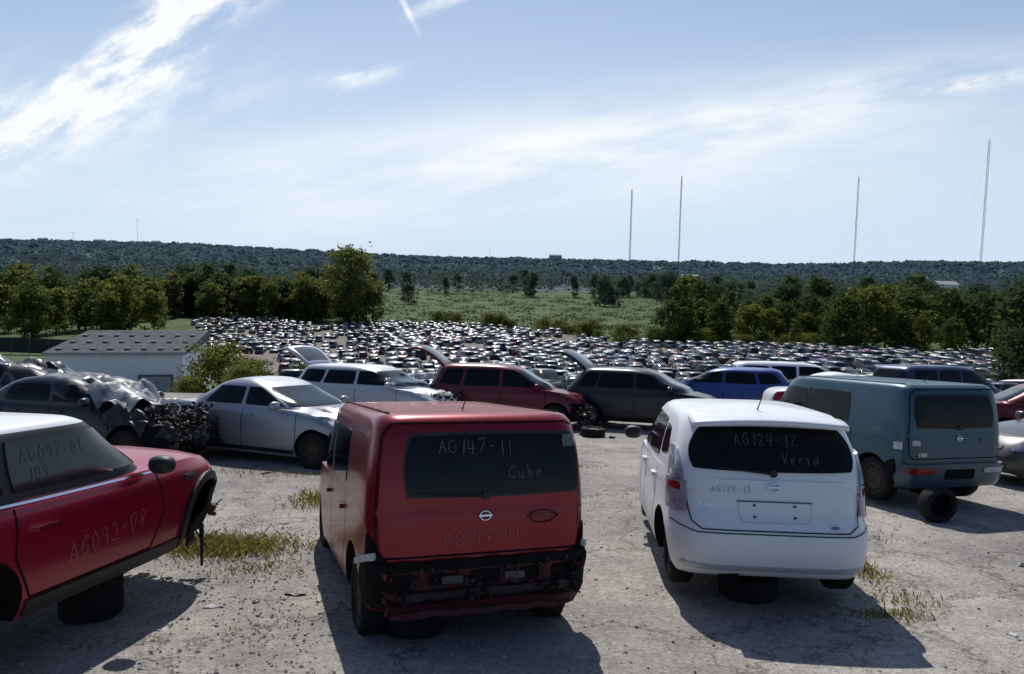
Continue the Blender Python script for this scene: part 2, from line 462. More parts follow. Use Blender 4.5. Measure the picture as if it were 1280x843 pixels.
def wheel_meshes(r, w, style):
    ri = r * .68
    prof = [(ri, -w * .42), (ri + .02, -w * .5), (r * .9, -w * .5), (r * .97, -w * .42), (r, -w * .3), (r, w * .3), (r * .97, w * .42), (r * .9, w * .5), (ri + .02, w * .5), (ri, w * .42)]
    tv, tf = lathe(prof, 40)
    V, F = [], []
    v, f = lathe([(ri, -w * .42), (ri - .012, -w * .36), (ri - .02, w * .2), (.001, w * .22)], 40); addgeo(V, F, v, f); back = len(f)
    mi = [1] * back
    v, f = lathe([(ri + .004, w * .44), (ri - .015, w * .46), (ri - .03, w * .3)], 40); addgeo(V, F, v, f); mi += [0] * len(f)
    if style == 'alloy':
        for i in range(7):
            a = 2 * math.pi * i / 7
            rot = Matrix.Rotation(a, 3, 'Y')
            v, f = boxgeo(rot @ Vector((ri * .52, w * .36, 0)), (ri * .95, .03, .045), rot); addgeo(V, F, v, f); mi += [0] * len(f)
        v, f = lathe([(.07, w * .3), (.065, w * .43), (.001, w * .44)], 20); addgeo(V, F, v, f); mi += [0] * len(f)
    else:
        v, f = lathe([(ri - .03, w * .3), (ri * .8, w * .28), (ri * .7, w * .38), (ri * .45, w * .3), (.05, w * .36), (.001, w * .38)], 30); addgeo(V, F, v, f); mi += [0] * len(f)
    return (tv, tf), (V, F, mi)
WM = {}
def wheel(parent, x, y, z, r=.31, w=.2, style='alloy', mat='rim', name='wheel'):
    key = (r, w, style, mat)
    if key not in WM:
        (tv, tf), (V_, F_, mi) = wheel_meshes(r, w, style)
        a = mk('wheel', tv, tf, [M['rubber']]); sharp(a); b2 = mk('rim', V_, F_, [M[mat], M['cavity']], True, None, mi); sharp(b2)
        WM[key] = (a.data, b2.data); bpy.data.objects.remove(a); bpy.data.objects.remove(b2)
    t = bpy.data.objects.new(name, WM[key][0]); rm = bpy.data.objects.new('rim', WM[key][1])
    COL.objects.link(t); COL.objects.link(rm); rm.parent = t
    if parent: t.parent = parent
    t.location = (x, y, z); t.rotation_euler = (0, 0, 0 if y >= 0 else math.pi)
    return t
def blob(name, c, s, mat, parent, n=10):
    prof = [(math.sin(math.pi * i / n) + 1e-4, -math.cos(math.pi * i / n)) for i in range(n + 1)]
    v, f = lathe(prof, 16, 'Z')
    v = [(c[0] + s[0] * math.copysign(abs(p[0]) ** .8, p[0]), c[1] + s[1] * math.copysign(abs(p[1]) ** .8, p[1]), c[2] + s[2] * math.copysign(abs(p[2]) ** .8, p[2])) for p in v]
    return mk(name, v, f, [mat], True, parent)
def place(o, x, y, heading, lift=0, roll=0, pitch=0):
    h = math.radians(heading)
    e = .5; nz = Vector((zt(x - e, y) - zt(x + e, y), zt(x, y - e) - zt(x, y + e), 2 * e)).normalized()
    fw = Vector((math.cos(h), math.sin(h), 0)); fw = (fw - nz * fw.dot(nz)).normalized(); lf = nz.cross(fw)
    m3 = Matrix((fw, lf, nz)).transposed()
    m3 = m3 @ Matrix.Rotation(math.radians(pitch), 3, 'Y') @ Matrix.Rotation(math.radians(roll), 3, 'X')
    mm = m3.to_4x4(); mm.translation = Vector((x, y, zt(x, y) + lift)); o.matrix_world = mm
def crumple(o, c, rad, amp, sc_=4):
    c = Vector(c)
    for v in o.data.vertices:
        d = (v.co - c).length
        if d < rad:
            k = sm(1 - d / rad) * amp
            v.co += noise.noise_vector(v.co * sc_) * k + noise.noise_vector(v.co * sc_ * 2.7 + Vector((5, 5, 5))) * k * .5
    o.data.update()
def antenna(root, x, z, L=.2):
    v, f = tube((x, 0, z - .02), (x - L * .9, 0, z + L * .55), .007, .004)
    mk('antenna', v, f, [M['plastic']], False, root)
def emblem(root, S, u, v, r, w=None):
    w = w or r
    V, F = [], []
    p, n_ = snorm(S, u, v); t = Vector((0, 1, 0)) if abs(n_.x) > .5 else Vector((1, 0, 0)); up = n_.cross(t).normalized(); t = up.cross(n_)
    K = 28
    for i in range(K):
        a = 2 * math.pi * i / K
        for rr, hh in ((.82, .004), (.86, .018), (1, .018), (1.04, .004)):
            V.append(p + t * w * rr * math.cos(a) + up * r * rr * math.sin(a) + n_ * hh)
    for i in range(K):
        for j in range(3):
            k = ((i + 1) % K) * 4
            F.append((i * 4 + j, i * 4 + j + 1, k + j + 1, k + j))
    rot = Matrix((t, up, n_)).transposed()
    v_, f_ = boxgeo(p + n_ * .014, (w * 2.3, r * .34, .014), rot); addgeo(V, F, v_, f_)
    return mk('emblem', V, F, [M['chrome']], False, root)
def wiper(root, S, y0, z0, y1, z1):
    p, n_ = snorm(S, y0, z0); q, n2 = snorm(S, y1, z1)
    V, F = [], []
    v, f = tube(p + n_ * .03, q + n2 * .02, .012, .006); addgeo(V, F, v, f)
    v, f = tube(p - n_ * .01, p + n_ * .04, .03); addgeo(V, F, v, f)
    mk('wiper', V, F, [M['plastic']], False, root)

# ------------------------------------------------------------------ specs
def spec_cube():
    return Body([(0, -1.84, 1.85, .79), (.12, -1.93, 1.96, .835), (.45, -1.975, 1.99, .848), (.85, -1.985, 1.95, .846), (1, -1.975, 1.86, .838)],
        [(-2, 1.0), (.8, 1.0), (1.2, .99), (1.6, .94), (2, .8)], [(-2, .3), (-1.6, .24), (1.6, .22), (2, .25)],
        [(.94, -1.978, 1.36, .837), (1.15, -1.97, 1.12, .825), (1.35, -1.95, .98, .806), (1.5, -1.925, .86, .782), (1.58, -1.895, .78, .764), (1.625, -1.85, .68, .735), (1.645, -1.79, .6, .69)], (12, 5), (13, 6), .03, .02)
def spec_hatch(L=4.1, W=1.695, H=1.53, slope=0.):
    h = L / 2
    return Body([(0, -h + .13, h - .2, W * .46), (.15, -h + .03, h - .05, W * .49), (.4, -h, h, W * .5), (.62, -h + .03, h - .03, W * .497), (.85, -h + .07, h - .12, W * .49), (1, -h + .1, h - .3, W * .465)],
        [(-h, 1.0), (-.2 * L, .99), (.18 * L, .97), (.3 * L, .92), (.42 * L, .82), (h, .66)], [(-h, .3), (-h + .3, .2), (h - .3, .2), (h, .26)],
        [(.9, -h + .1, .3 * L, W * .485), (1.06, -h + .16 + slope * .3, .26 * L, W * .47), (H - .3, -h + .26 + slope * .6, .17 * L, W * .44), (H - .13, -h + .36 + slope, .1 * L, W * .41), (H - .05, -h + .45 + slope, .05 * L, W * .38), (H - .01, -h + .6 + slope, .0, W * .33)], (6, 4), (6, 4.5))
def spec_sedan(L=4.45, W=1.7, H=1.43):
    h = L / 2
    return Body([(0, -h + .15, h - .18, W * .46), (.18, -h + .03, h - .04, W * .492), (.45, -h, h, W * .5), (.75, -h + .04, h - .06, W * .494), (.92, -h + .09, h - .16, W * .48), (1, -h + .16, h - .28, W * .455)],
        [(-h, .88), (-.38 * L, .98), (-.2 * L, .98), (.16 * L, .96), (.3 * L, .9), (.42 * L, .8), (h, .66)], [(-h, .28), (-h + .3, .19), (h - .3, .19), (h, .24)],
        [(.88, -.36 * L, .27 * L, W * .475), (1.02, -.33 * L, .22 * L, W * .46), (H - .22, -.25 * L, .12 * L, W * .42), (H - .1, -.2 * L, .06 * L, W * .39), (H - .04, -.16 * L, .02 * L, W * .355), (H, -.12 * L, -.03 * L, W * .3)], (5, 4), (5, 4.5))
MS = -.24
def spec_mini():
    return Body([(0, -1.68, 1.42, .76), (.15, -1.78, 1.55, .81), (.45, -1.82, 1.66, .84), (.7, -1.8, 1.7, .84), (.9, -1.74, 1.66, .815), (1, -1.66, 1.55, .77)],
        [(-1.9, .96), (.4, .93), (.8, .94), (1.25, .91), (1.8, .74)], [(-1.9, .28), (-1.5, .2), (1.3, .2), (1.5, .3), (1.8, .42)],
        [(.86, -1.7, .86 + MS, .78), (1.0, -1.66, .7 + MS, .75), (1.2, -1.55, .4 + MS, .7), (1.3, -1.48, .28 + MS, .675), (1.36, -1.42, .2 + MS, .65), (1.39, -1.3, .1 + MS, .6)], (4.5, 4), (6, 5), .06, .02)
def spec_van(L=4.9, W=1.9, H=1.75):
    h = L / 2; b_ = H * .615
    return Body([(0, -h + .12, h - .15, W * .46), (.15, -h + .02, h - .03, W * .49), (.45, -h, h, W * .5), (.85, -h + .03, h - .15, W * .49), (1, -h + .06, h - .35, W * .47)],
        [(-h, b_), (.2 * L, b_), (.32 * L, b_ - .08), (h, b_ - .3)], [(-h, .28), (-h + .3, .22), (h, .26)],
        [(b_ - .08, -h + .08, .36 * L, W * .48), (b_ + .2, -h + .16, .27 * L, W * .45), (H - .14, -h + .28, .17 * L, W * .41), (H - .05, -h + .36, .12 * L, W * .38), (H, -h + .5, .05 * L, W * .33)], (7, 4), (7, 5))

def base_car(root, B, bodymat, arches, wheels, L, W, roofmat=None, wr=.31, arch_r=.37, wstyle='alloy', wmat='rim', inset=.11):
    V, F = B.lower(); lo = mk('body', V, F, [bodymat, M['cavity']], True, root, [0] * len(F))
    cut_arches(lo, [(x, s_, z, rr) for (x, s_, z, rr) in arches], arch_r, W / 2)
    V, F, m_, nz = B.upper()
    if roofmat is None: up = mk('cabin', V, F, [bodymat], True, root)
    else: up = mk('cabin', V, F, [M['plastic'], roofmat], True, root, [1 if k >= m_ * (nz - 2) else 0 for k in range(len(F))])
    sharp(up, 50)
    for (x, s_, dz) in wheels: wheel(root, x, s_ * (W / 2 - inset), wr + dz, wr, .2, wstyle, wmat)
    V, F = [], []
    v, f = boxgeo((0, 0, .27), (L * .8, W * .6, .16)); addgeo(V, F, v, f)
    for x in (-L * .3, L * .3):
        v, f = tube((x, -W * .4, .28), (x, W * .4, .28), .04); addgeo(V, F, v, f)
    v, f = tube((-L * .42, .2, .2), (.2, .25, .22), .035); addgeo(V, F, v, f)
    v, f = tube((-L * .47, .35, .22), (-L * .38, .3, .22), .09, .09, 12); addgeo(V, F, v, f)
    mk('underbody', V, F, [M['cavity']], False, root)
    return lo, up
def generic(root, B, kind, mat, L, W, H, hood=True, glass='glass', wstyle='steel', wmat='rim', tail_up=False, windows=True, wheelset=None, strip=False):
    h = L / 2; fx = h - .82; rx = -h + .78; wr = .31
    ws = wheelset or [(fx, 1, 0), (fx, -1, 0), (rx, 1, 0), (rx, -1, 0)]
    lo, up = base_car(root, B, mat, [(x, s_, wr, .365) for x in (fx, rx) for s_ in (1, -1)], ws, L, W, None, wr, .365, wstyle, wmat)
    zl = B.gz[0] + .12; zh = H - .12
    for s_ in (1, -1):
        S = B.gs(s_); G = M[glass]
        mx = -.02 * L
        if windows:
            panel('side_window', S, ((mx + .03, zl), (B.gxf(zl) - .25, zl), (B.gxf(zh) - .16, zh), (mx + .03, zh)), G, .005, .12, 10, 6, root)
            rb = B.gxr(zl) + (.28 if kind != 'sedan' else .3); rt = B.gxr(zh) + .22
            panel('side_window', S, ((max(rb, mx - .95), zl), (mx - .05, zl), (mx - .05, zh), (max(rt, mx - .85), zh)), G, .005, .12, 10, 6, root)
            if kind != 'sedan' and rb < mx - 1.1:
                panel('quarter_window', S, ((rb, zl + .04), (mx - 1.02, zl), (mx - .93, zh), (rt, zh)), G, .005, .2, 8, 6, root)
        Ls = B.ls(s_)
        t0 = .93
        dx = [.24 * L, mx, mx - .95]
        ribbons('door_seam', Ls, [[(dx[0], t0), (dx[0] + .02, .45), (dx[0] - .05, .24)], [(dx[1], t0), (dx[1], .24)], [(dx[2], t0), (dx[2] - .0, .6), (dx[2] + .18, .3)], [(dx[0] - .05, .25), (dx[2] + .18, .25)]], .012, M['seam'], .003, root)
        for x in (mx + .1, mx - .85 + .1):
            panel('door_handle', Ls, ((x, .83), (x + .16, .83), (x + .16, .86), (x, .86)), mat, .03, .4, 6, 3, root)
        panel('sill_trim', Ls, ((rx + .42, .235), (fx - .42, .235), (fx - .42, .3), (rx + .42, .3)), M['plastic'], .008, 0, 10, 3, root)
        blob('wing_mirror', (B.gxf(zl) - .32, s_ * (W / 2 + .05), zl + .02), (.06, .11, .075), mat, root)
        if not strip:
            Lf = B.le(1); a, c = sorted((s_ * W * .27, s_ * W * .44))
            panel('headlight', Lf, ((a, .58), (c, .6), (c, .74), (a, .68)), M['lampclear'], .01, .4, 8, 6, root)
        else:
            panel('torn_arch_edge', Ls, ((fx + .3, .26), (h - .12, .3), (h - .12, .64), (fx + .42, .6)), M['cavity'], .015, .1, 10, 8, root, True, .03)
        Lr = B.le(-1); a, c = sorted((s_ * W * .34, s_ * W * .46))
        panel('tail_light', Lr, ((a, .68), (c, .68), (c, .92), (a, .92)), M['lampred'], .012, .3, 6, 8, root)
    if windows:
        wl = B.gw(zl) * .88; wh = B.gw(zh) * .82
        panel('windscreen', B.ge(1), ((-wl, zl), (wl, zl), (wh, zh), (-wh, zh)), M['glassmid'], .006, .12, 14, 8, root)
        if not tail_up: panel('rear_window', B.ge(-1), ((-wl * .92, zl + .02), (wl * .92, zl + .02), (wh * .95, zh), (-wh * .95, zh)), M['glass'], .006, .2, 14, 8, root)
    if strip:
        panel('exposed_front', B.le(1), ((-.8, .26), (.8, .26), (.76, .66), (-.76, .66)), M['cavity'], .012, .1, 24, 10, root, True, .05)
        panel('bumper_beam', B.le(1), ((-.62, .42), (.6, .4), (.6, .5), (-.62, .52)), M['junk'], .05, .1, 16, 4, root, True, .02)
    else:
        panel('grille', B.le(1), ((-.3, .58), (.3, .58), (.34, .66), (-.34, .66)), M['plastic'], .01, .3, 10, 4, root)
        panel('lower_grille', B.le(1), ((-.45, .3), (.45, .3), (.42, .4), (-.42, .4)), M['plastic'], .01, .3, 10, 4, root)
    if hood:
        zt_ = B.lt(); x0 = .3 * L; x1 = h - .35
        ribbons('bonnet_seam', zt_, [[(x0 - .1, W * .41), (x1 - .05, W * .37), (x1 + .02, .2), (x1 + .02, -.2), (x1 - .05, -W * .37), (x0 - .1, -W * .41)]], .01, M['seam'], .008, root)
    if tail_up:
        zr = H - .06; xr = B.gxr(zr) + .05
        pts = []
        nn = 10
        for j in range(nn + 1):
            t = j / nn
            for i in range(nn + 1):
                s2 = -1 + 2 * i / nn
                pts.append(Vector((xr - .95 * t, s2 * (.52 + .08 * math.sin(t * 3)), zr + .5 * t + .12 * math.sin(t * math.pi) - .05 * s2 * s2 + (-.10 * max(0, t - .7) * 3))))
        V = [p + Vector((.02, 0, .05)) for p in pts] + pts
        F = []; mi = []
        for j in range(nn):
            for i in range(nn):
                k = j * (nn + 1) + i; gl = 0 < j < 6 and 0 < i < nn - 1
                F.append((k, k + 1, k + nn + 2, k + nn + 1)); mi.append(1 if gl else 0)
                o_ = len(pts); F.append((o_ + k, o_ + k + nn + 1, o_ + k + nn + 2, o_ + k + 1)); mi.append(1 if gl else 2)
        for i in range(nn):
            a = i; F.append((a, a + len(pts), a + 1 + len(pts), a + 1)); mi.append(0)
            a = nn * (nn + 1) + i; F.append((a, a + 1, a + 1 + len(pts), a + len(pts))); mi.append(0)
            a = i * (nn + 1); F.append((a, a + nn + 1, a + nn + 1 + len(pts), a + len(pts))); mi.append(0)
            a = i * (nn + 1) + nn; F.append((a, a + len(pts), a + nn + 1 + len(pts), a + nn + 1)); mi.append(0)
        mk('tailgate', V, F, [mat, M['glasslit'], M['plastic']], True, root, mi)
        for s_ in (1, -1):
            v, f = tube((xr - .15, s_ * .5, zr - .35), (xr - .35, s_ * .5, zr + .22), .012)
            mk('gas_strut', v, f, [M['plastic']], False, root)
        panel('rear_opening', B.ge(-1), ((-.55, zl - .05), (.55, zl - .05), (.5, zh), (-.5, zh)), M['cavity'], .008, .1, 8, 6, root)
    return lo, up
def junk(name, c, s, n, parent, seed=1, mats=('junk', 'plastic', 'steel'), k=1.):
    r = random.Random(seed); V, F, mi = [], [], []
    for i in range(n):
        p = (c[0] + r.uniform(-1, 1) * s[0] / 2, c[1] + r.uniform(-1, 1) * s[1] / 2, c[2] + r.uniform(-1, 1) * s[2] / 2)
        q = Matrix.Rotation(r.uniform(0, 3), 3, 'X') @ Matrix.Rotation(r.uniform(0, 3), 3, 'Z')
        t = r.random()
        if t < .45: v, f = boxgeo(p, (k * r.uniform(.05, .22), k * r.uniform(.04, .16), k * r.uniform(.02, .12)), q)
        elif t < .6: v, f = lathe([(.001, -.03 * k), (r.uniform(.04, .09) * k, -.03 * k), (r.uniform(.04, .09) * k, .03 * k), (.001, .03 * k)], 12, 'Y', p)
        else:
            d = q @ Vector((k * r.uniform(.05, .24), 0, 0)); v, f = tube(Vector(p) - d, Vector(p) + d, r.choice((.008, .012, .03)) * max(k, .5), None, 8)
        addgeo(V, F, v, f); mi += [r.randrange(len(mats))] * len(f)
    return mk(name, V, F, [M[x] for x in mats], False, parent, mi)

# ------------------------------------------------------------------ HERO: boxy red car and teal twin
def boxy(root, mat, mark, damaged=True):
    B = spec_cube(); L, W = 3.98, 1.695
    ar = [(1.22, 1, .31, .36), (1.22, -1, .31, .36), (-1.31, 1, .31, .36), (-1.31, -1, .31, .36)]
    ws = [(1.22, 1, .06), (1.22, -1, .06), (-1.31, 1, -.05), (-1.31, -1, -.05)] if damaged else [(1.22, 1, 0), (1.22, -1, 0), (-1.31, 1, 0), (-1.31, -1, 0)]
    lo, up = base_car(root, B, mat, ar, ws, L, W, None, .31, .37, 'steel', 'steel', .14)
    for s_ in (1, -1):
        S = B.gs(s_)
        panel('side_window', S, ((.12, 1.04), (.95, 1.04), (.72, 1.48), (.12, 1.48)), M['glass'], .006, .3, 12, 8, root)
        panel('side_window', S, ((-.85, 1.04), (.0, 1.04), (.0, 1.48), (-.85, 1.48)), M['glass'], .006, .25, 12, 8, root)
        if s_ < 0: panel('quarter_window', S, ((-1.62, 1.1), (-1.02, 1.08), (-1.02, 1.46), (-1.6, 1.44)), M['glass'], .006, .3, 10, 8, root)
        panel('door_pillar', S, ((.015, 1.04), (.105, 1.04), (.105, 1.48), (.015, 1.48)), M['plastic'], .004, 0, 3, 6, root)
        Ls = B.ls(s_)
        ribbons('door_seam', Ls, [[(1.0, .98), (.98, .5), (.8, .27)], [(.06, .98), (.06, .27)], [(-.9, .98), (-.9, .65), (-.72, .3)], [(.8, .28), (-.72, .28)]], .012, M['seam'], .003, root)
        for x in (.12, -.82): panel('door_handle', Ls, ((x, .83), (x + .18, .83), (x + .18, .87), (x, .87)), mat, .035, .4, 6, 3, root)
        if not damaged: blob('wing_mirror', (.95, s_ * .9, 1.08), (.06, .09, .09), M['plastic'], root)
        panel('roof_gutter', lambda x, y: Vector((x, y, B.gz[-1] + .0 + B.rc * max(0, 1 - (y / .71) ** 2))), ((-1.7, s_ * .64), (.5, s_ * .64), (.5, s_ * .665), (-1.7, s_ * .665)), M['seam'], .006, 0, 12, 1, root)
    Sr, Lr = B.ge(-1), B.le(-1)
    wl_, wr_ = (.58, -.745) if damaged else (.7, -.6)
    panel('rear_window_surround', Sr, ((wr_ - .02, 1.06), (wl_ + .02, 1.06), (wl_, 1.525), (wr_ + .02, 1.525)), M['plastic'], .004, .22, 22, 8, root)
    panel('rear_window', Sr, ((wr_, 1.08), (wl_, 1.08), (wl_ - .02, 1.5), (wr_ + .035, 1.5)), M['glass'], .011, .22, 22, 8, root)
    panel('windscreen', B.ge(1), ((-.7, 1.04), (.7, 1.04), (.62, 1.5), (-.62, 1.5)), M['glassmid'], .006, .15, 14, 8, root)
    ribbons('tailgate_seam', Lr, [[(-.775, .96), (-.77, .73), (-.74, .665), (.74, .665), (.77, .73), (.775, .96)]], .014, M['seam'], .003, root)
    ribbons('tailgate_seam', Sr, [[(.775, .99), (.755, 1.3), (.73, 1.5), (.66, 1.585), (-.66, 1.585), (-.74, 1.55)]], .014, M['seam'], .003, root)
    emblem(root, Lr, .0, .93, .034, .042)
    wiper(root, Sr, 0.0, 1.07, .5, 1.1)
    if damaged: ribbons('handle_recess', Lr, [[(-.56, .91), (-.5, .94), (-.44, .95), (-.37, .94), (-.32, .91), (-.37, .87), (-.44, .86), (-.5, .87), (-.56, .91)]], .009, M['seam'], .005, root)
    panel('tailgate_handle', Lr, ((-.53, .885), (-.35, .885), (-.35, .925), (-.53, .925)), M['darkred'] if damaged else mat, .014, .7, 10, 4, root)
    antenna(root, -1.35, 1.67, .1)
    if damaged:
        panel('window_sticker', Sr, ((-.7, 1.4), (-.61, 1.4), (-.61, 1.49), (-.7, 1.49)), M['markfaint'], .014, .1, 3, 3, root)
        panel('exposed_rear_panel', Lr, ((-.79, .31), (.79, .31), (.8, .635), (-.8, .635)), M['innerred'], .004, .08, 44, 14, root, True, .012)
        panel('black_foam_strip', Lr, ((-.78, .575), (.8, .57), (.8, .635), (-.79, .64)), M['cavity'], .03, .05, 40, 4, root, True, .014)
        for a, c, z0, z1 in ((-.7, -.52, .44, .55), (-.42, -.22, .46, .545), (-.12, .1, .45, .55), (.2, .4, .46, .54), (.5, .7, .43, .55)):
            panel('panel_opening', Lr, ((a, z0), (c, z0), (c, z1), (a, z1)), M['cavity'], .02, .25, 6, 4, root)
        for y in (-.3, .16): panel('bracket', Lr, ((y, .475), (y + .15, .475), (y + .15, .53), (y, .53)), M['grey'], .035, .2, 4, 3, root)
        panel('bumper_beam', Lr, ((-.66, .385), (.62, .375), (.62, .43), (-.66, .44)), M['plastic'], .045, .1, 30, 4, root, True, .01)
        junk('bumper_remains', (-1.99, .0, .48), (.03, 1.45, .26), 70, root, 3, ('plastic', 'cavity', 'innerred'), .3)
        panel('torn_lower_valance', Lr, ((-.74, .22), (.66, .21), (.7, .36), (-.76, .35)), M['innerred'], .05, .15, 30, 5, root, True, .022)
        panel('hanging_bumper_corner', B.ls(-1), ((-1.94, .26), (-1.66, .32), (-1.66, .6), (-1.94, .62)), M['cavity'], .04, .1, 10, 8, root, True, .02)
        panel('hanging_bumper_corner', B.ls(1), ((-1.94, .3), (-1.7, .34), (-1.7, .62), (-1.94, .7)), M['cavity'], .012, .1, 10, 8, root, True, .012)
        for s_ in (1, -1):
            q = [(s_ * .64, .6), (s_ * .815, .62), (s_ * .815, .84), (s_ * .76, .7)]
            panel('empty_lamp_socket', Lr, q, M['cavity'], .012, .3, 8, 6, root)
            Ls = B.ls(s_)
            panel('white_bracket', Ls, ((-1.93, .66), (-1.66, .58), (-1.66, .62), (-1.93, .71)), M['sticker'], .04, .1, 5, 3, root)
        write('handwriting', Lr, mark, .3, .735, .1, M['markred'], .0055, -1, .02, root, .008)
        write('handwriting', Sr, mark, .34, 1.37, .1, M['markfaint'], .006, -1, -.02, root, .018)
        write('handwriting', Sr, 'Cube', -.18, 1.19, .09, M['markfaint'], .006, -1, .0, root, .018)
    else:
        panel('rear_bumper', Lr, ((-.82, .3), (.82, .3), (.82, .6), (-.82, .6)), mat, .05, .12, 24, 8, root)
        panel('licence_plate_recess', Lr, ((-.25, .4), (.25, .4), (.25, .53), (-.25, .53)), M['cavity'], .058, .15, 8, 4, root)
        for s_ in (1, -1):
            q = [(s_ * .4, .48), (s_ * .78, .48), (s_ * .78, .55), (s_ * .4, .55)]
            panel('tail_light', Lr, q, M['lampred'] if s_ > 0 else M['lampclear'], .06, .3, 8, 4, root)
        panel('paper_sticker', B.ls(1), ((-1.85, .78), (-1.72, .78), (-1.72, .88), (-1.85, .88)), M['sticker'], .006, .1, 3, 3, root)
        panel('paper_sticker', Lr, ((.64, .84), (.74, .84), (.74, .91), (.64, .91)), M['sticker'], .006, .1, 3, 3, root)
        write('lettering', Lr, 'CUBE', .66, .7, .045, M['chrome'], .006, -1, 0, root, .008, 0)
    return B, lo
r = empty('boxy_car', 'dark red boxy hatchback with missing rear bumper on broken concrete', 'car')
boxy(r, M['red'], 'AG147-11'); place(r, -.8, 7.28, 109, -.08, 0, 2.6)
r = empty('boxy_car', 'teal boxy car with damaged side on worn concrete', 'car')
B, lo = boxy(r, M['teal'], '', False); crumple(lo, (.9, .85, .6), .9, .12); place(r, 5.45, 12.35, 107, .05)
junk('torn_fender_parts', (1.3, .7, .6), (.6, .25, .4), 30, r, 12, k=.6)
panel('torn_front_door_edge', B.ls(1), ((.4, .3), (1.0, .3), (1.1, .75), (.6, .8)), M['cavity'], .006, .4, 12, 8, r, True, .02)
panel('stripped_arch_edge', B.ls(1), ((-1.78, .3), (-1.62, .3), (-1.58, .6), (-1.74, .66)), M['cavity'], .02, .3, 8, 8, r, True, .02)

# ------------------------------------------------------------------ HERO: white hatchback
r = empty('hatchback_car', 'white hatchback with marker writing parked on broken concrete', 'car')
B = Body([(0, -1.93, 1.87, .81), (.1, -2.02, 1.98, .845), (.28, -2.065, 2.05, .865), (.45, -2.07, 2.05, .868), (.56, -2.035, 2.03, .86), (.64, -1.99, 2.0, .852), (.85, -1.96, 1.93, .842), (1, -1.94, 1.8, .825)],
    [(-2.1, 1.02), (-.8, 1.0), (.8, .97), (1.3, .92), (1.75, .82), (2.1, .68)], [(-2.1, .26), (-1.7, .21), (1.8, .2), (2.1, .25)],
    [(.93, -1.945, 1.25, .832), (1.08, -1.91, 1.08, .808), (1.25, -1.835, .8, .768), (1.38, -1.75, .55, .726), (1.46, -1.69, .4, .69), (1.51, -1.61, .25, .645), (1.53, -1.46, .1, .57)], (6.5, 4), (7, 4.5), .03, .035)
lo, up = base_car(r, B, M['white'], [(x, s_, .31, .36) for x in (1.24, -1.36) for s_ in (1, -1)], [(x, s_, 0) for x in (1.24, -1.36) for s_ in (1, -1)], 4.14, 1.695, None, .31, .37, 'steel', 'steel', .17)
for s_ in (1, -1):
    S = B.gs(s_); Ls = B.ls(s_)
    panel('side_window', S, ((.08, 1.03), (.95, 1.03), (.5, 1.41), (.08, 1.43)), M['glass'], .006, .2, 12, 8, r)
    panel('side_window', S, ((-.9, 1.06), (.02, 1.03), (.02, 1.43), (-.85, 1.41)), M['glass'], .006, .2, 12, 8, r)
    panel('quarter_window', S, ((-1.4, 1.15), (-.98, 1.1), (-.93, 1.38), (-1.2, 1.36)), M['glass'], .006, .3, 8, 6, r)
    ribbons('door_seam', Ls, [[(1.0, .94), (.98, .5), (.8, .25)], [(.04, .98), (.04, .25)], [(-.95, .98), (-.95, .65), (-.78, .3)], [(.8, .26), (-.78, .26)]], .012, M['seam'], .003, r)
    ribbons('body_crease', Ls, [[(-1.5, .9), (-.4, .84), (.9, .78)]], .01, M['pale'], .006, r)
    for x in (.1, -.85): panel('door_handle', Ls, ((x, .84), (x + .18, .84), (x + .18, .88), (x, .88)), M['white'], .035, .4, 6, 3, r)
    blob('wing_mirror', (.92, s_ * .93, 1.06), (.07, .1, .075), M['plastic'], r)
    Lr = B.le(-1); Sr = B.ge(-1)
    panel('tail_light', Lr, [(s_ * a, c) for a, c in ((.68, .74), (.815, .72), (.805, .985), (.7, .985))], M['lampclear'], .022, .22, 8, 10, r)
    panel('tail_light_upper', Sr, [(s_ * a, c) for a, c in ((.71, .99), (.8, .99), (.765, 1.24), (.735, 1.24))], M['lampclear'], .02, .2, 6, 8, r)
    panel('tail_light_stripe', Lr, [(s_ * a, c) for a, c in ((.72, .9), (.8, .9), (.79, .96), (.72, .96))], M['lampred'], .026, .4, 5, 4, r)
    panel('tail_light_wrap', Ls, ((-1.86, .8), (-1.7, .9), (-1.66, .98), (-1.86, .98)), M['lampclear'], .02, .2, 8, 8, r)
Sr, Lr = B.ge(-1), B.le(-1)
panel('rear_window', Sr, ((-.7, 1.08), (.7, 1.08), (.62, 1.43), (-.62, 1.43)), M['glass'], .008, .34, 20, 10, r)
panel('windscreen', B.ge(1), ((-.68, 1.03), (.68, 1.03), (.55, 1.42), (-.55, 1.42)), M['glassmid'], .006, .15, 14, 8, r)
V, F = [], []
for j in range(7):
    t = j / 6
    for i in range(21):
        y = -.64 + 1.28 * i / 20; yy = 1 - (abs(y) / .64) ** 4 * .12
        V.append((-1.5 - .34 * t * yy, y, 1.545 - .04 * t - .03 * (y / .6) ** 2 - .012 * (1 - math.sin(t * 3.14))))
for j in range(6):
    for i in range(20): k = j * 21 + i; F.append((k, k + 1, k + 22, k + 21))
o_ = len(V); V += [(a, b2, c - .035) for a, b2, c in V]; F += [tuple(x + o_ for x in reversed(q)) for q in F]
for i in range(20): F.append((126 + i, 126 + i + 1, 126 + i + 1 + o_, 126 + i + o_))
for j in range(6):
    k = j * 21; F.append((k, k + 21, k + 21 + o_, k + o_)); k += 20; F.append((k, k + o_, k + 21 + o_, k + 21))
mk('roof_spoiler', V, F, [M['white']], True, r)
ribbons('tailgate_seam', Lr, [[(-.77, .99), (-.69, .84), (-.66, .68), (-.58, .63), (.58, .63), (.66, .68), (.69, .84), (.77, .99)]], .01, M['seam'], .004, r)
panel('licence_plate_recess', Lr, ((-.26, .69), (.26, .69), (.3, .85), (-.3, .85)), M['white'], .003, .35, 12, 6, r)
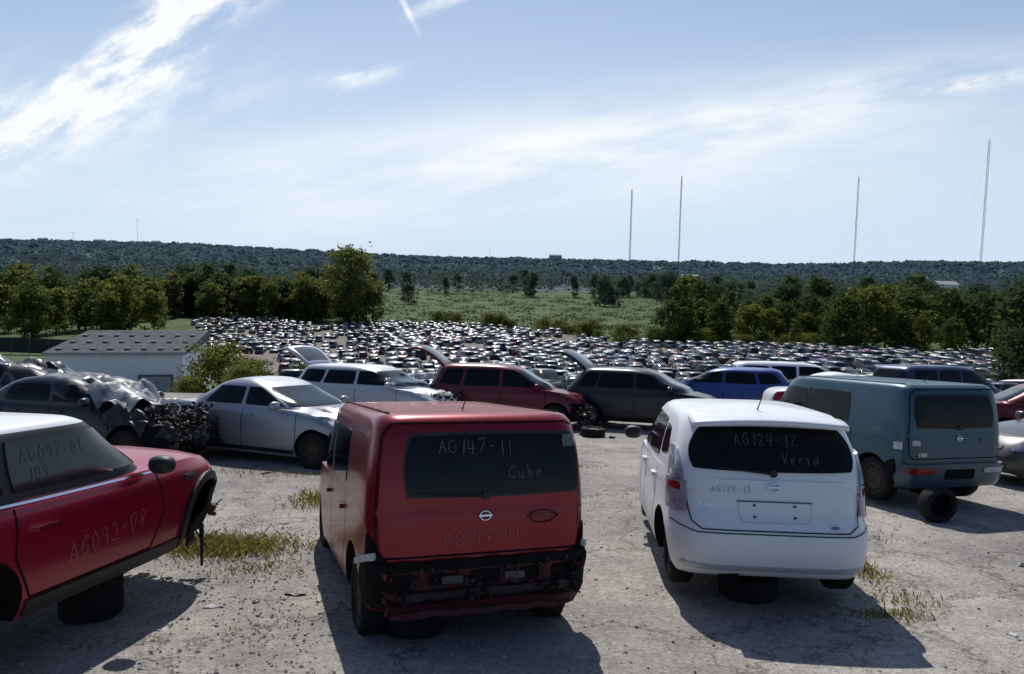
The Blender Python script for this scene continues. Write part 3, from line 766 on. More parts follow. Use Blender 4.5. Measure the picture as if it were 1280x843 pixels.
ribbons('recess_edge', Lr, [[(-.3, .85), (.3, .85)]], .011, M['grey'], .008, r)
ribbons('recess_edge', Lr, [[(-.3, .845), (-.27, .69), (.27, .69), (.3, .845)]], .004, M['pale'], .006, r)
for y, z in ((-.16, .73), (.16, .73), (-.16, .82), (.16, .82)): panel('plate_bolt', Lr, ((y - .01, z - .01), (y + .01, z - .01), (y + .01, z + .01), (y - .01, z + .01)), M['plastic'], .012, .8, 3, 3, r)
ribbons('bumper_seam', Lr, [[(-.85, .66), (-.62, .605), (.62, .605), (.85, .66)]], .009, M['seam'], .004, r)
panel('bumper_lower_lip', Lr, ((-.72, .3), (.72, .3), (.76, .34), (-.76, .34)), M['pale'], .012, .2, 16, 3, r)
emblem(r, Lr, 0, .965, .034, .045)
wiper(r, Sr, 0, 1.065, .42, 1.1)
antenna(r, -1.3, 1.56, .22)
write('handwriting', Sr, 'AG124-12', .3, 1.28, .09, M['markfaint'], .0055, -1, 0, r, .016)
write('handwriting', Sr, 'Versa', -.08, 1.15, .08, M['markfaint'], .005, -1, 0, r, .016)
write('handwriting', Lr, 'AG124-12', .5, .915, .055, M['markblue'], .0045, -1, 0, r, .012)
write('badge_lettering', Lr, 'VERSA', .6, .8, .03, M['chrome'], .006, -1, 0, r, .008, 0)
write('badge_lettering', Lr, 'NOTE', .6, .755, .03, M['chrome'], .006, -1, 0, r, .008, 0)
write('badge_lettering', Lr, 'SV', -.5, .77, .03, M['chrome'], .006, -1, 0, r, .008, 0)
panel('oval_badge', Lr, ((-.5, .66), (-.43, .66), (-.43, .68), (-.5, .68)), M['markblue'], .008, .9, 4, 3, r)
place(r, 2.31, 8.2, 85.5, .07)

# ------------------------------------------------------------------ HERO: small red car with white roof
r = empty('small_car', 'crimson small car with white roof, front bumper and wheels missing', 'car')
B = spec_mini()
lo, up = base_car(r, B, M['minired'], [(1.2, 1, .34, .39), (1.2, -1, .34, .39), (-1.27, 1, .3, .36), (-1.27, -1, .3, .36)], [(-1.27, 1, 0)], 3.6, 1.68, M['white'])
for s_ in (1, -1):
    S, Ls = B.gs(s_), B.ls(s_)
    panel('side_window', S, ((-.95, .99), (.5 + MS, .985), (.16 + MS, 1.3), (-.95, 1.305)), M['glassmid'], .012, .1, 14, 8, r)
    panel('rear_side_window', S, ((-1.45, 1.0), (-1.02, .99), (-1.02, 1.29), (-1.38, 1.29)), M['glass'], .012, .14, 8, 8, r)
    ribbons('belt_chrome', Ls, [[(-1.5, .925), (.0, .91), (.5, .905)]], .018, M['chrome'], .014, r)
    ribbons('door_seam', Ls, [[(.66 + MS, .9), (.72 + MS, .6), (.58 + MS, .34)], [(-.97, .9), (-.99, .6), (-.86, .34)], [(.58 + MS, .335), (-.86, .335)]], .014, M['seam'], .003, r)
    panel('door_handle', Ls, ((-.86, .74), (-.66, .74), (-.66, .77), (-.86, .77)), M['chrome'], .04, .6, 8, 4, r)
    panel('sill_trim', Ls, ((-.88, .22), (.8, .22), (.8, .32), (-.88, .32)), M['plastic'], .014, 0, 14, 4, r)
    V, F = [], []
    for i in range(25):
        a = math.pi * (-.08 + 1.16 * i / 24)
        for rr in (.38, .45):
            x = 1.2 + rr * math.cos(a); z = .34 + rr * math.sin(a)
            p = Ls(min(x, 1.62), max(z, .1)); V.append((x, p.y + s_ * .025, z))
            V.append((x, p.y - s_ * .06, z))
    for i in range(24):
        k = i * 4
        F += [(k, k + 2, k + 6, k + 4), (k, k + 4, k + 5, k + 1), (k + 2, k + 3, k + 7, k + 6)]
    mk('arch_trim', V, F, [M['plastic']], False, r)
    panel('side_indicator', Ls, ((.78, .77), (.98, .78), (.95, .84), (.78, .825)), M['plastic'], .012, .3, 6, 4, r)
    panel('side_indicator_chrome', Ls, ((.82, .79), (.94, .798), (.93, .82), (.83, .812)), M['chrome'], .02, .3, 6, 3, r)
    blob('wing_mirror', (.56 + MS, s_ * .92, .985), (.08, .1, .07), M['plastic'], r)
    panel('empty_headlight_bucket', B.le(1), [(s_ * a, b2) for a, b2 in ((.35, .56), (.62, .56), (.62, .78), (.35, .78))], M['cavity'], .006, .7, 8, 8, r)
    panel('arch_liner', Ls, ((1.36, .3), (1.66, .38), (1.68, .68), (1.5, .66)), M['cavity'], .022, .2, 12, 10, r, True, .025)
panel('windscreen', B.ge(1), ((-.66, .97), (.66, .97), (.58, 1.3), (-.58, 1.3)), M['glassmid'], .006, .15, 14, 8, r)
panel('exposed_front', B.le(1), ((-.8, .28), (.8, .28), (.78, .62), (-.78, .62)), M['cavity'], .008, .1, 20, 8, r, True, .02)
junk('front_remains', (1.62, 0, .48), (.14, 1.3, .34), 80, r, 8, k=.45)
for s_ in (1, -1): junk('suspension_parts', (1.2, s_ * .6, .34), (.35, .2, .35), 26, r, 9, k=.6)
v, f = tube((1.25, -.7, .3), (1.0, -.86, .02), .02, .012); mk('hanging_strap', v, f, [M['plastic']], False, r)
write('handwriting', B.ls(-1), 'AG092-08', -.55, .47, .13, M['markred'], .006, 1, .1, r, .008)
write('handwriting', B.gs(-1), 'AG092-08', -.84, 1.16, .095, M['markfaint'], .006, 1, 0, r, .02)
write('handwriting', B.gs(-1), '109', -.8, 1.03, .09, M['markfaint'], .006, 1, 0, r, .02)
place(r, -3.62, 5.74, 80, .2)

# ------------------------------------------------------------------ mid row
r = empty('sedan_car', 'silver sedan with battered front end on pale gravel', 'car')
B = spec_sedan(4.55, 1.7, 1.42); lo, up = generic(r, B, 'sedan', M['silver'], 4.55, 1.7, 1.42, strip=True, wmat='steel')
crumple(lo, (1.9, 0, .7), 1.15, .26, 3)
junk('crushed_front_parts', (2.1, -.1, .5), (.4, 1.5, .45), 150, r, 4, k=.5); place(r, -4.15, 14.1, -27, -.03)
r = empty('hatchback_car', 'pale silver hatchback with raised tailgate and open bonnet', 'car')
B = spec_hatch(4.4, 1.7, 1.46); lo, up = generic(r, B, 'hatch', M['pale'], 4.4, 1.7, 1.46, tail_up=True, strip=True, wmat='steel')
crumple(lo, (2.0, 0, .7), .9, .2, 3)
junk('front_parts', (1.9, 0, .75), (.6, 1.3, .2), 80, r, 5, k=.5); place(r, -3.3, 19.4, -24)
r = empty('hatchback_car', 'red hatchback with raised tailgate and stripped front', 'car')
B = spec_hatch(4.1, 1.69, 1.54); lo, up = generic(r, B, 'hatch', M['darkred'], 4.1, 1.69, 1.54, tail_up=True, strip=True, wmat='steel')
crumple(lo, (1.9, 0, .5), .8, .18); junk('crushed_front_parts', (1.95, -.2, .4), (.4, 1.4, .4), 110, r, 6, k=.6); place(r, -.05, 19.8, -8)
r = empty('hatchback_car', 'black hatchback with raised tailgate beside red hatchback', 'car')
B = spec_hatch(4.05, 1.69, 1.5, .12); lo, up = generic(r, B, 'hatch', M['black'], 4.05, 1.69, 1.5, tail_up=True); place(r, 3.4, 19.9, -22)
r = empty('hatchback_car', 'bright blue hatchback parked behind black hatchback', 'car')
generic(r, spec_hatch(4.3, 1.7, 1.46, .1), 'hatch', M['blue'], 4.3, 1.7, 1.46); place(r, 6.35, 23.6, 160)
r = empty('minivan', 'white wagon parked at edge of upper yard', 'van')
generic(r, spec_van(4.8, 1.85, 1.55), 'van', M['white'], 4.8, 1.85, 1.55); place(r, 9.9, 27.4, -8)
r = empty('sedan_car', 'white damaged sedan beyond the teal boxy car', 'car')
generic(r, spec_sedan(), 'sedan', M['white'], 4.45, 1.7, 1.43); place(r, 9.2, 21.5, -5)
r = empty('minivan', 'dark blue van behind teal boxy car', 'van')
generic(r, spec_van(4.7, 1.85, 1.62), 'van', M['navy'], 4.7, 1.85, 1.62); place(r, 13.4, 24.5, 20)
r = empty('sedan_car', 'dark red sedan behind grey car', 'car')
generic(r, spec_sedan(), 'sedan', M['darkred'], 4.45, 1.7, 1.43); place(r, 12.6, 17.8, -15)
r = empty('sedan_car', 'dark grey sedan with silver door beside teal boxy car', 'car')
B = spec_sedan(4.6, 1.75, 1.55); lo, up = generic(r, B, 'sedan', M['grey'], 4.6, 1.75, 1.55); place(r, 10.0, 13.2, 190)
panel('silver_door', B.ls(1), ((-.1, .3), (1.0, .3), (1.0, .9), (-.1, .92)), M['silver'], .012, .1, 12, 8, r)
# wreck with crumpled sheet
r = empty('wrecked_car', 'dark wrecked car with crumpled silver bonnet and exposed engine', 'car')
B = Body([(0, -2.1, 2.0, .78), (.18, -2.2, 2.1, .84), (.5, -2.22, 2.15, .85), (.9, -2.15, 2.05, .82), (1, -2.05, 1.95, .77)],
    [(-2.2, .9), (-1.6, .98), (.7, .95), (1.0, .8), (1.3, .66), (2.2, .56)], [(-2.2, .28), (-1.8, .2), (2.2, .22)],
    [(.88, -1.6, 1.15, .8), (1.1, -1.45, .85, .77), (1.25, -1.2, .5, .72), (1.36, -.9, .2, .64), (1.4, -.6, -.1, .52)], (5, 4), (5, 4.5))
lo, up = generic(r, B, 'sedan', M['black'], 4.4, 1.7, 1.4, hood=False, windows=True, strip=True, wmat='steel')
crumple(lo, (1.6, 0, .5), 1.1, .2, 3); crumple(up, (.5, 0, 1.3), 1.2, .16, 2.5)
junk('exposed_engine', (1.55, 0, .74), (1.15, 1.3, .4), 300, r, 2, k=.65)
junk('exposed_engine_front', (2.12, 0, .5), (.2, 1.3, .4), 120, r, 21, k=.5)
def sheet(name, cx, cy, cz, sx, sy, amp, mat, root, tilt=0, seed=0, n=40):
    V, F = [], []
    for j in range(n + 1):
        for i in range(n + 1):
            u, v = -1 + 2 * i / n, -1 + 2 * j / n
            e = 1 + .14 * noise.noise(Vector((u * 2.5, v * 2.5, seed + 4)))
            p = Vector((cx + u * e * sx / 2, cy + v * e * sy / 2, cz + tilt * u))
            q = Vector((u * 1.0 + seed, v * 1.0, seed))
            rg = abs(noise.noise(q * 1.2)) + .3 * abs(noise.noise(q * 2.5)) + .04 * abs(noise.noise(q * 6))
            V.append(p + Vector((0, 0, (rg - .25) * amp - .18 * abs(v) ** 3 - .1 * abs(u) ** 4)))
    for j in range(n):
        for i in range(n): k = j * (n + 1) + i; F.append((k, k + 1, k + n + 2, k + n + 1))
    return mk(name, V, F, [mat], False, root)
sheet('crumpled_bonnet', .85, -.05, 1.14, 1.0, 1.4, .36, M['foil'], r, -.12, 3)
sheet('torn_panel', -.3, -.1, 1.38, 1.0, 1.2, .12, M['buckled'], r, -.06, 8)
sheet('bent_fender', 1.35, -.7, .86, .8, .35, .2, M['buckled'], r, -.1, 5, 16)
place(r, -7.3, 13.6, -14)
r = empty('wrecked_car', 'black crushed car behind the wreck at yard edge', 'car')
B = spec_sedan(); lo, up = generic(r, B, 'sedan', M['black'], 4.45, 1.7, 1.43); crumple(up, (0, 0, 1.2), 1.5, .25, 2); place(r, -9.9, 16.4, -10, .05)
r = empty('wrecked_car', 'dark grey car with bent roof at yard edge', 'car')
B = spec_hatch(); lo, up = generic(r, B, 'hatch', M['grey'], 4.1, 1.695, 1.53); crumple(up, (0, 0, 1.2), 1.2, .15, 2); place(r, -13.9, 20.5, 5)

def loose(x, y, flat, lab, n=1, r_=.3):
    o = None
    for i in range(n):
        o = wheel(None, 0, 0, 0, r_, .19, 'steel', 'steel', 'loose_wheel'); o['label'] = lab; o['category'] = 'wheel'; o['group'] = 'loose wheels propping up cars'
        if flat: o.rotation_euler = (math.radians(90 + R.uniform(-4, 4)), 0, R.uniform(0, 6)); o.location = (x + R.uniform(-.02, .02), y, zt(x, y) + .1 + i * .17)
        else: o.rotation_euler = (0, 0, math.radians(12)); o.location = (x, y, zt(x, y) + r_ - .01)
loose(-.68, 5.8, True, 'rusty steel wheel lying under red boxy car', 2, .24)
loose(2.12, 6.75, True, 'rusty steel wheel lying under white hatchback', 1, .25)
loose(5.42, 9.85, False, 'dark wheel standing beside teal boxy car', 1, .23)
loose(-3.22, 5.95, True, 'rusty steel wheel stacked under crimson small car', 2, .23)
loose(1.9, 17.9, True, 'loose wheel lying between hatchbacks', 1, .28)
loose(-2.0, 16.6, True, 'loose wheel lying near silver hatchback', 1, .28)

# ------------------------------------------------------------------ lot cars (low detail)
def lowcar(kind, hoodup=False):
    if kind == 'sedan': B, L, W = spec_sedan(4.6, 1.78, 1.45), 4.6, 1.78
    elif kind == 'hatch': B, L, W = spec_hatch(4.1, 1.72, 1.5), 4.1, 1.72
    elif kind == 'van': B, L, W = spec_van(), 4.9, 1.9
    else: B, L, W = spec_van(4.6, 1.85, 1.78), 4.6, 1.85
    pe = perim(B.n[0], B.n[1], 7, 3); m_ = len(pe); V, F, mi = [], [], []
    rings = [(.05, 1), (.3, 1), (.7, 1), (1, 1), (1, .75), (1, .3), (1, .02)]
    for q, k in rings:
        for X, Y in pe: V.append(B.lp(X, Y, q, k, .03 * (1 - k)))
    for j in range(len(rings) - 1):
        for i in range(m_): k = (i + 1) % m_; F.append((j * m_ + i, (j + 1) * m_ + i, (j + 1) * m_ + k, j * m_ + k)); mi.append(0)
    pe = perim(B.gn[0], B.gn[1], 5, 3); m2 = len(pe); z0, z1 = B.gz[0], B.gz[-1]; o = len(V)
    for z, k, c in ((z0, 1, 0), (z0 + .1, 1, 0), ((z0 + z1) / 2, 1, 0), (z1 - .1, 1, 0), (z1 - .02, 1, 0), (z1, .7, .02), (z1, .02, .03)):
        for X, Y in pe: V.append(B.gp(X, Y, z, k, c))
    for j in range(6):
        for i in range(m2):
            k = (i + 1) % m2; F.append((o + j * m2 + i, o + (j + 1) * m2 + i, o + (j + 1) * m2 + k, o + j * m2 + k)); mi.append(1 if 1 <= j <= 2 else 0)
    for x in (L / 2 - .85, -L / 2 + .85):
        for s_ in (1, -1):
            v, f = lathe([(.001, -.1), (.32, -.1), (.32, .1), (.001, .1)], 9, 'Y', (x, s_ * (W / 2 - .08), .32)); addgeo(V, F, v, f); mi += [2] * len(f)
    if hoodup:
        v, f = boxgeo((L * .3 + .1, 0, 1.38), (1.05, 1.35, .05), Matrix.Rotation(math.radians(-50), 3, 'Y')); addgeo(V, F, v, f); mi += [0] * len(f)
    return V, F, mi
protos = []
for kind, hu in (('sedan', 0), ('hatch', 0), ('van', 0), ('suv', 0), ('sedan', 1), ('hatch', 1)):
    V, F, mi = lowcar(kind, hu); me_o = mk('parked_car', V, F, [M['objpaint'], M['glassmid'], M['rubber']], True, None, mi); sharp(me_o, 40)
    protos.append((me_o.data, V, F, mi, kind)); bpy.data.objects.remove(me_o)
CPAL = [((.5, .51, .54), 'white', 12), ((.24, .26, .28), 'silver', 18), ((.07, .08, .09), 'grey', 20), ((.008, .008, .01), 'black', 26), ((.16, .006, .012), 'red', 12), ((.015, .035, .13), 'blue', 11), ((.18, .15, .1), 'beige', 3), ((.01, .05, .035), 'green', 4)]
spots = []
th = math.radians(9)
for ri in range(-2, 40):
    base = 52 + ri * 6.5 + (2.4 if ri % 2 else 0)
    for ci in range(-70, 90):
        xx = ci * 2.85 + (ri * 37 % 5) * .5
        x = xx * math.cos(th); y = base + xx * math.sin(th) * .5 + 2.0 * noise.noise(Vector((xx / 30, ri * .7, 2)))
        if not inlot(x, y): continue
        if -62 < x < -24 and 58 < y < 102: continue
        if 100 < y < 165 and -.36 < x / y < -.29: continue
        if y > 150 and noise.noise(Vector((x / 18, y / 26, 11))) > .34: continue
        if (ci + 3 * (ri // 4)) % 23 in (0, 1) or R.random() < .12: continue
        if abs(x) > .72 * y + 6: continue
        spots.append((x + R.uniform(-.5, .5), y + R.uniform(-1.2, 1.2), (98 if R.random() < .5 else -82) + R.gauss(0, 9)))
spots.sort(key=lambda p: p[1] ** 2 + p[0] ** 2)
wts = [c[2] for c in CPAL]
stuffV, stuffF, stuffM, stuffC = [], [], [], []; voff = 0
for i, (x, y, hd) in enumerate(spots):
    pr = R.choices(protos, [30, 22, 9, 20, 5, 3])[0]; cc_ = R.choices(CPAL, wts)[0]
    cv = tuple(max(.005, c * R.uniform(.75, 1.15)) for c in cc_[0])
    if i < 278:
        o = bpy.data.objects.new('parked_car', pr[0]); COL.objects.link(o); o.color = cv + (1,)
        kn = {'sedan': 'sedan', 'hatch': 'hatchback', 'van': 'minivan', 'suv': 'tall wagon'}[pr[4]]
        o['label'] = '%s %s in dense rows of the lower salvage yard' % (cc_[1], kn); o['category'] = 'car'; o['group'] = 'cars in rows in the lower yard'
        place(o, x, y, hd)
    else:
        h = math.radians(hd); Vn = np.array([tuple(v) for v in pr[1]], dtype=np.float32)
        ca_, sa_ = math.cos(h), math.sin(h)
        X = Vn[:, 0] * ca_ - Vn[:, 1] * sa_ + x; Y = Vn[:, 0] * sa_ + Vn[:, 1] * ca_ + y; Z = Vn[:, 2] + zt(x, y) + 0
        stuffV.append(np.stack([X, Y, Z], 1)); stuffF += [tuple(q + voff for q in f) for f in pr[2]]; voff += len(Vn)
        stuffM += pr[3]; stuffC += [cv] * len(pr[2])
me = bpy.data.meshes.new('distant_parked_cars'); me.from_pydata(np.concatenate(stuffV).tolist(), [], stuffF)
mp, nt, b = nmat('distant_car_paint'); at = N(nt, 'ShaderNodeAttribute', attribute_name='tint'); nt.links.new(at.outputs['Color'], b.inputs['Base Color'])
b.inputs['Roughness'].default_value = .42; b.inputs['Coat Weight'].default_value = .3; b.inputs['Metallic'].default_value = .1
for m_ in (mp, M['glassmid'], M['rubber']): me.materials.append(m_)
me.polygons.foreach_set('material_index', stuffM); me.polygons.foreach_set('use_smooth', [True] * len(stuffM))
a = me.attributes.new('tint', 'FLOAT_COLOR', 'FACE'); a.data.foreach_set('color', np.array([list(c) + [1] for c in stuffC], dtype=np.float32).ravel())
me.update(); o = bpy.data.objects.new('distant_parked_cars', me); COL.objects.link(o); o['kind'] = 'stuff'; o['label'] = 'mass of parked cars far across the lower yard'; o['category'] = 'cars'
try: me.set_sharp_from_angle(angle=math.radians(40))
except Exception: pass
print('LOTCARS', len(spots))

# ------------------------------------------------------------------ vegetation
def leafmat(name, c1, c2, trans=.35, haze_tint=True):
    m, nt, b = nmat(name)
    at = N(nt, 'ShaderNodeAttribute', attribute_name='tint')
    oi = N(nt, 'ShaderNodeObjectInfo')
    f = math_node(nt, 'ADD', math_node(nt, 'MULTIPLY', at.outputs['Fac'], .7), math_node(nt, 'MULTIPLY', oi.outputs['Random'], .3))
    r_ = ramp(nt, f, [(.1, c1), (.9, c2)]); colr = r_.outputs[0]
    if haze_tint:
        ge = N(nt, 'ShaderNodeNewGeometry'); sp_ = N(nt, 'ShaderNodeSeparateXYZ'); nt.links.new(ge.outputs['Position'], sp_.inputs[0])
        hz = maprange(nt, sp_.outputs[1], 200, 1400, 0, .92)  # aerial haze painted into the leaf colour, bluer and paler with distance
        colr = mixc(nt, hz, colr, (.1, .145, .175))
    nt.links.new(colr, b.inputs['Base Color']); b.inputs['Roughness'].default_value = .9; b.inputs['Specular IOR Level'].default_value = .03
    tr = N(nt, 'ShaderNodeBsdfTranslucent'); nt.links.new(colr, tr.inputs[0])
    mx = N(nt, 'ShaderNodeMixShader'); mx.inputs[0].default_value = trans
    nt.links.new(b.outputs[0], mx.inputs[1]); nt.links.new(tr.outputs[0], mx.inputs[2]); nt.links.new(mx.outputs[0], nt.nodes['Material Output'].inputs[0])
    return m
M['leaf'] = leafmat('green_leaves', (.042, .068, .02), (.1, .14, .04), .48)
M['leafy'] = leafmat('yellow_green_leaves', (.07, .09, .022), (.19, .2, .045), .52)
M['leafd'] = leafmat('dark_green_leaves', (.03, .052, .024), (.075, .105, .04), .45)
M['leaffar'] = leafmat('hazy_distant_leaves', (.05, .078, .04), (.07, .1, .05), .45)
M['bark'] = simple('bark', (.06, .048, .035), .9, 0, .3, 3, .4)
def quads(cent, size, tint, rs, flat=0):
    n = len(cent); a = rs.normal(size=(n, 3)); b_ = rs.normal(size=(n, 3))
    if flat: a[:, 2] *= flat; b_[:, 2] *= flat
    a /= np.linalg.norm(a, axis=1)[:, None]
    b_ -= (a * b_).sum(1)[:, None] * a; b_ /= np.linalg.norm(b_, axis=1)[:, None]
    s_ = (size * rs.uniform(.6, 1.3, n))[:, None]
    return np.stack([cent - a * s_, cent + b_ * s_ * .6, cent + a * s_, cent - b_ * s_ * .6], 1).reshape(-1, 3)
def leafobj(name, V, tint, mat):
    n = len(V) // 4; me = bpy.data.meshes.new(name)
    me.vertices.add(4 * n); me.vertices.foreach_set('co', V.astype(np.float32).ravel())
    me.loops.add(4 * n); me.loops.foreach_set('vertex_index', np.arange(4 * n, dtype=np.int32))
    me.polygons.add(n); me.polygons.foreach_set('loop_start', np.arange(0, 4 * n, 4, dtype=np.int32)); me.polygons.foreach_set('loop_total', np.full(n, 4, dtype=np.int32))
    me.update(calc_edges=True); me.materials.append(mat)
    a = me.attributes.new('tint', 'FLOAT', 'FACE'); a.data.foreach_set('value', tint.astype(np.float32))
    return me
def tree_proto(H, Wd, seed, mat, nclump=70, per=38, leaf=.42, crown0=.15):
    rs = np.random.RandomState(seed); r_ = random.Random(seed)
    V, F = [], []; tips = []
    v, f = tube((0, 0, -.5), (r_.uniform(-.3, .3), 0, H * .45), H * .018, H * .011, 8); addgeo(V, F, v, f)
    v, f = tube((0, 0, H * .44), (r_.uniform(-.5, .5), .2, H * .9), H * .011, H * .003, 6); addgeo(V, F, v, f)
    for i in range(14):
        z0 = H * r_.uniform(.18, .8); a = r_.uniform(0, 6.28); L = Wd * .5 * r_.uniform(.6, 1.) * (1.1 - z0 / H * .6)
        p1 = (L * math.cos(a), L * math.sin(a), z0 + L * r_.uniform(.4, .9)); v, f = tube((0, 0, z0), p1, H * .006, H * .002, 5); addgeo(V, F, v, f); tips.append(p1)
    C_ = []; T_ = []
    for i in range(nclump):
        if i < len(tips): c = np.array(tips[i])
        else:
            t = r_.uniform(0, 1) ** .8; z = H * (crown0 + (1 - crown0) * t)
            prof = math.sin(math.pi * min(1, (t * .86 + .13))) ** .6
            a = r_.uniform(0, 6.28); rad = Wd * .5 * prof * math.sqrt(r_.uniform(.15, 1)) * (1 + .28 * math.sin(3 * a + seed))
            c = np.array([rad * math.cos(a), rad * math.sin(a), z])
        s_ = Wd * r_.uniform(.06, .12)
        pts = c + rs.normal(size=(per, 3)) * np.array([s_, s_, s_ * .7])
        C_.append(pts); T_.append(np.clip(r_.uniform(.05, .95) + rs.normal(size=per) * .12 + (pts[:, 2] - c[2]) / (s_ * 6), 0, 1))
    C_ = np.concatenate(C_); T_ = np.concatenate(T_)
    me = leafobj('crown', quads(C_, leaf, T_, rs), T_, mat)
    to = mk('trunk', V, F, [M['bark']]); tm = to.data; bpy.data.objects.remove(to)
    return tm, me, H
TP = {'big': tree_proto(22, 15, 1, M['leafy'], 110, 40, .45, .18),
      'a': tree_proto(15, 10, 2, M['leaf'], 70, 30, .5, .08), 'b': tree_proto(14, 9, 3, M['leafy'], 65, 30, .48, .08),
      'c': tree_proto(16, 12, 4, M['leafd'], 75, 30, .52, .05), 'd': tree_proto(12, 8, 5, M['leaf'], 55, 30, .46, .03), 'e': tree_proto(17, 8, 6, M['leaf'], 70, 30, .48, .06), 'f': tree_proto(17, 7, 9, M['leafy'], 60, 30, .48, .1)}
NTREE = [0]
def tree(k, x, y, s=1, lab='leafy green tree at the edge of the yard', grp='trees bordering the yard', name='tree'):
    tm, cm, H = TP[k]; e = empty(name, lab, 'tree' if name == 'tree' else 'bush', grp)
    for nm, md in (('trunk', tm), ('crown', cm)):
        o = bpy.data.objects.new(nm, md); COL.objects.link(o); o.parent = e
    e.location = (x, y, zt(x, y)); e.scale = (s * R.uniform(.9, 1.15), s * R.uniform(.9, 1.15), s); e.rotation_euler = (0, 0, R.uniform(0, 6.28)); NTREE[0] += 1
    return e
tree('big', -58, 283, 1.2, 'tall yellow-green tree standing above the woods', 'tree above the woods')
lab_l = 'yellowing tree in the wood beside the yard'; lab_d = 'dark green tree in the wood beside the yard'
for i in range(135):
    y = R.uniform(205, 330); x = -y * R.uniform(.15, .76)
    if inlot(x, y) or (x / y > -.43 and y < 284):
        y = R.uniform(284, 330); x = -y * R.uniform(.14, .5)
    k = R.choice('abbfdfb' if y < 300 else 'aabefc'); tree(k, x, y, R.uniform(.85, 1.12) * (1 + (y - 270) / 600), lab_l if k in 'bf' else lab_d)
for i in range(38):
    y = R.uniform(190, 226); x = y * R.uniform(.19, .74)
    tree(R.choice('abdfa'), x, y, R.uniform(.35, .85), 'young green tree at the far edge of the yard')
for px, y, s_, k in ((.215, 200, 1.0, 'f'), (.445, 200, 1.1, 'b'), (.47, 204, .95, 'f'), (.50, 210, 1.0, 'a'), (.34, 218, .7, 'c'), (.40, 212, .7, 'd'), (.55, 212, 1.0, 'a'), (.60, 205, .95, 'c')):
    tree(k, px * y, y, s_, 'green tree standing beyond the last row of cars')
for i in range(74):
    y = R.uniform(230, 460); x = y * R.uniform(.17, .74)
    tree(R.choice('acedb'), x, y, R.uniform(.8, 1.25), 'dark green tree in the woods beyond the yard', 'woods beyond the yard')
for i in range(36):
    y = R.choice((R.uniform(560, 660), R.uniform(420, 660))); x = y * (R.choice((-.17, .0, .13, .19)) + R.gauss(0, .035)); tree(R.choice('ace'), x, y, R.uniform(.6, 1.1), 'dark green tree at the far side of the meadow', 'woods beyond the meadow')
tree('c', 57, 86, .78, 'dense green tree at the side of the yard'); tree('d', 61, 91, .95, 'dense green tree at the side of the yard')
TP['bush'] = tree_proto(3.2, 4.2, 11, M['leafy'], 60, 60, .13, 0)
for x, y, s_ in ((-26.0, 70, 1.35), (-24.2, 74, .9), (-27, 66, .6), (-21, 84, .8), (-17, 50, .5)):
    tree('bush', x, y, s_, 'yellow-green bush growing among the parked cars', 'bushes in the yard', 'bush')
for i in range(36):
    x = R.uniform(-28, 90); y = ymax(x) + R.uniform(2, 14); tree('bush', x, y, R.uniform(.7, 1.5), 'scrubby bush at the edge of the meadow', 'bushes by the meadow', 'bush')

C_, T_, S_ = [], [], []
rs = np.random.RandomState(3)
def clump(x, y, H, W_, n, t0):
    z = zt(x, y); u = rs.uniform(0, 1, n) ** .6; ang = rs.uniform(0, 6.28, n); rad = W_ * .5 * np.sqrt(rs.uniform(0, 1, n)) * np.sin(np.pi * (u * .75 + .2)) ** .5
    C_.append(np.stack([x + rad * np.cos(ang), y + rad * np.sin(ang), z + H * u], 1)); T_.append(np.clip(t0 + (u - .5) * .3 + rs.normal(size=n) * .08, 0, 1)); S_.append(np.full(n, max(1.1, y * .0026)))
for i in range(6800):
    y = 340 + 2600 * R.random() ** 1.5; sx = R.uniform(-.8, .8); x = sx * y
    if y < 620 + 60 * math.sin(sx * 23) and -.2 < sx < .22: continue
    if y < 400 and sx > .2: continue
    nn_ = noise.noise(Vector((x / 130, y / 160, 7)))
    if nn_ < -.45 and y > 500: continue
    clump(x, y, R.uniform(9, 14), R.uniform(12, 18) * (1 + y / 2000), 34 if y < 1200 else 26, .5 + .4 * nn_)
allC = np.concatenate(C_); allT = np.concatenate(T_); allS = np.concatenate(S_)
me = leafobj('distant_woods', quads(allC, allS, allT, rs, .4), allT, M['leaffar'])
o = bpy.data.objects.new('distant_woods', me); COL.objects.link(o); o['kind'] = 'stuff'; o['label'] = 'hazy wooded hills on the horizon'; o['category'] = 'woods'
C_, T_ = [], []
for i in range(900):
    y = R.uniform(200, 600); x = y * R.uniform(-.17, .25)
    if inlot(x, y): continue
    z = zt(x, y); n = 14; k = R.uniform(.4, 1.1)
    C_.append(np.stack([x + rs.normal(size=n) * k * 2.4, y + rs.normal(size=n) * k * 2.4, z + rs.uniform(0, k, n)], 1)); T_.append(np.full(n, R.uniform(0, .7)))
C_ = np.concatenate(C_); T_ = np.concatenate(T_)
me = leafobj('meadow_scrub', quads(C_, np.full(len(C_), .5), T_, rs), T_, M['leaf']); o = bpy.data.objects.new('meadow_scrub', me); COL.objects.link(o); o['kind'] = 'stuff'; o['label'] = 'low scrub across the meadow'; o['category'] = 'scrub'

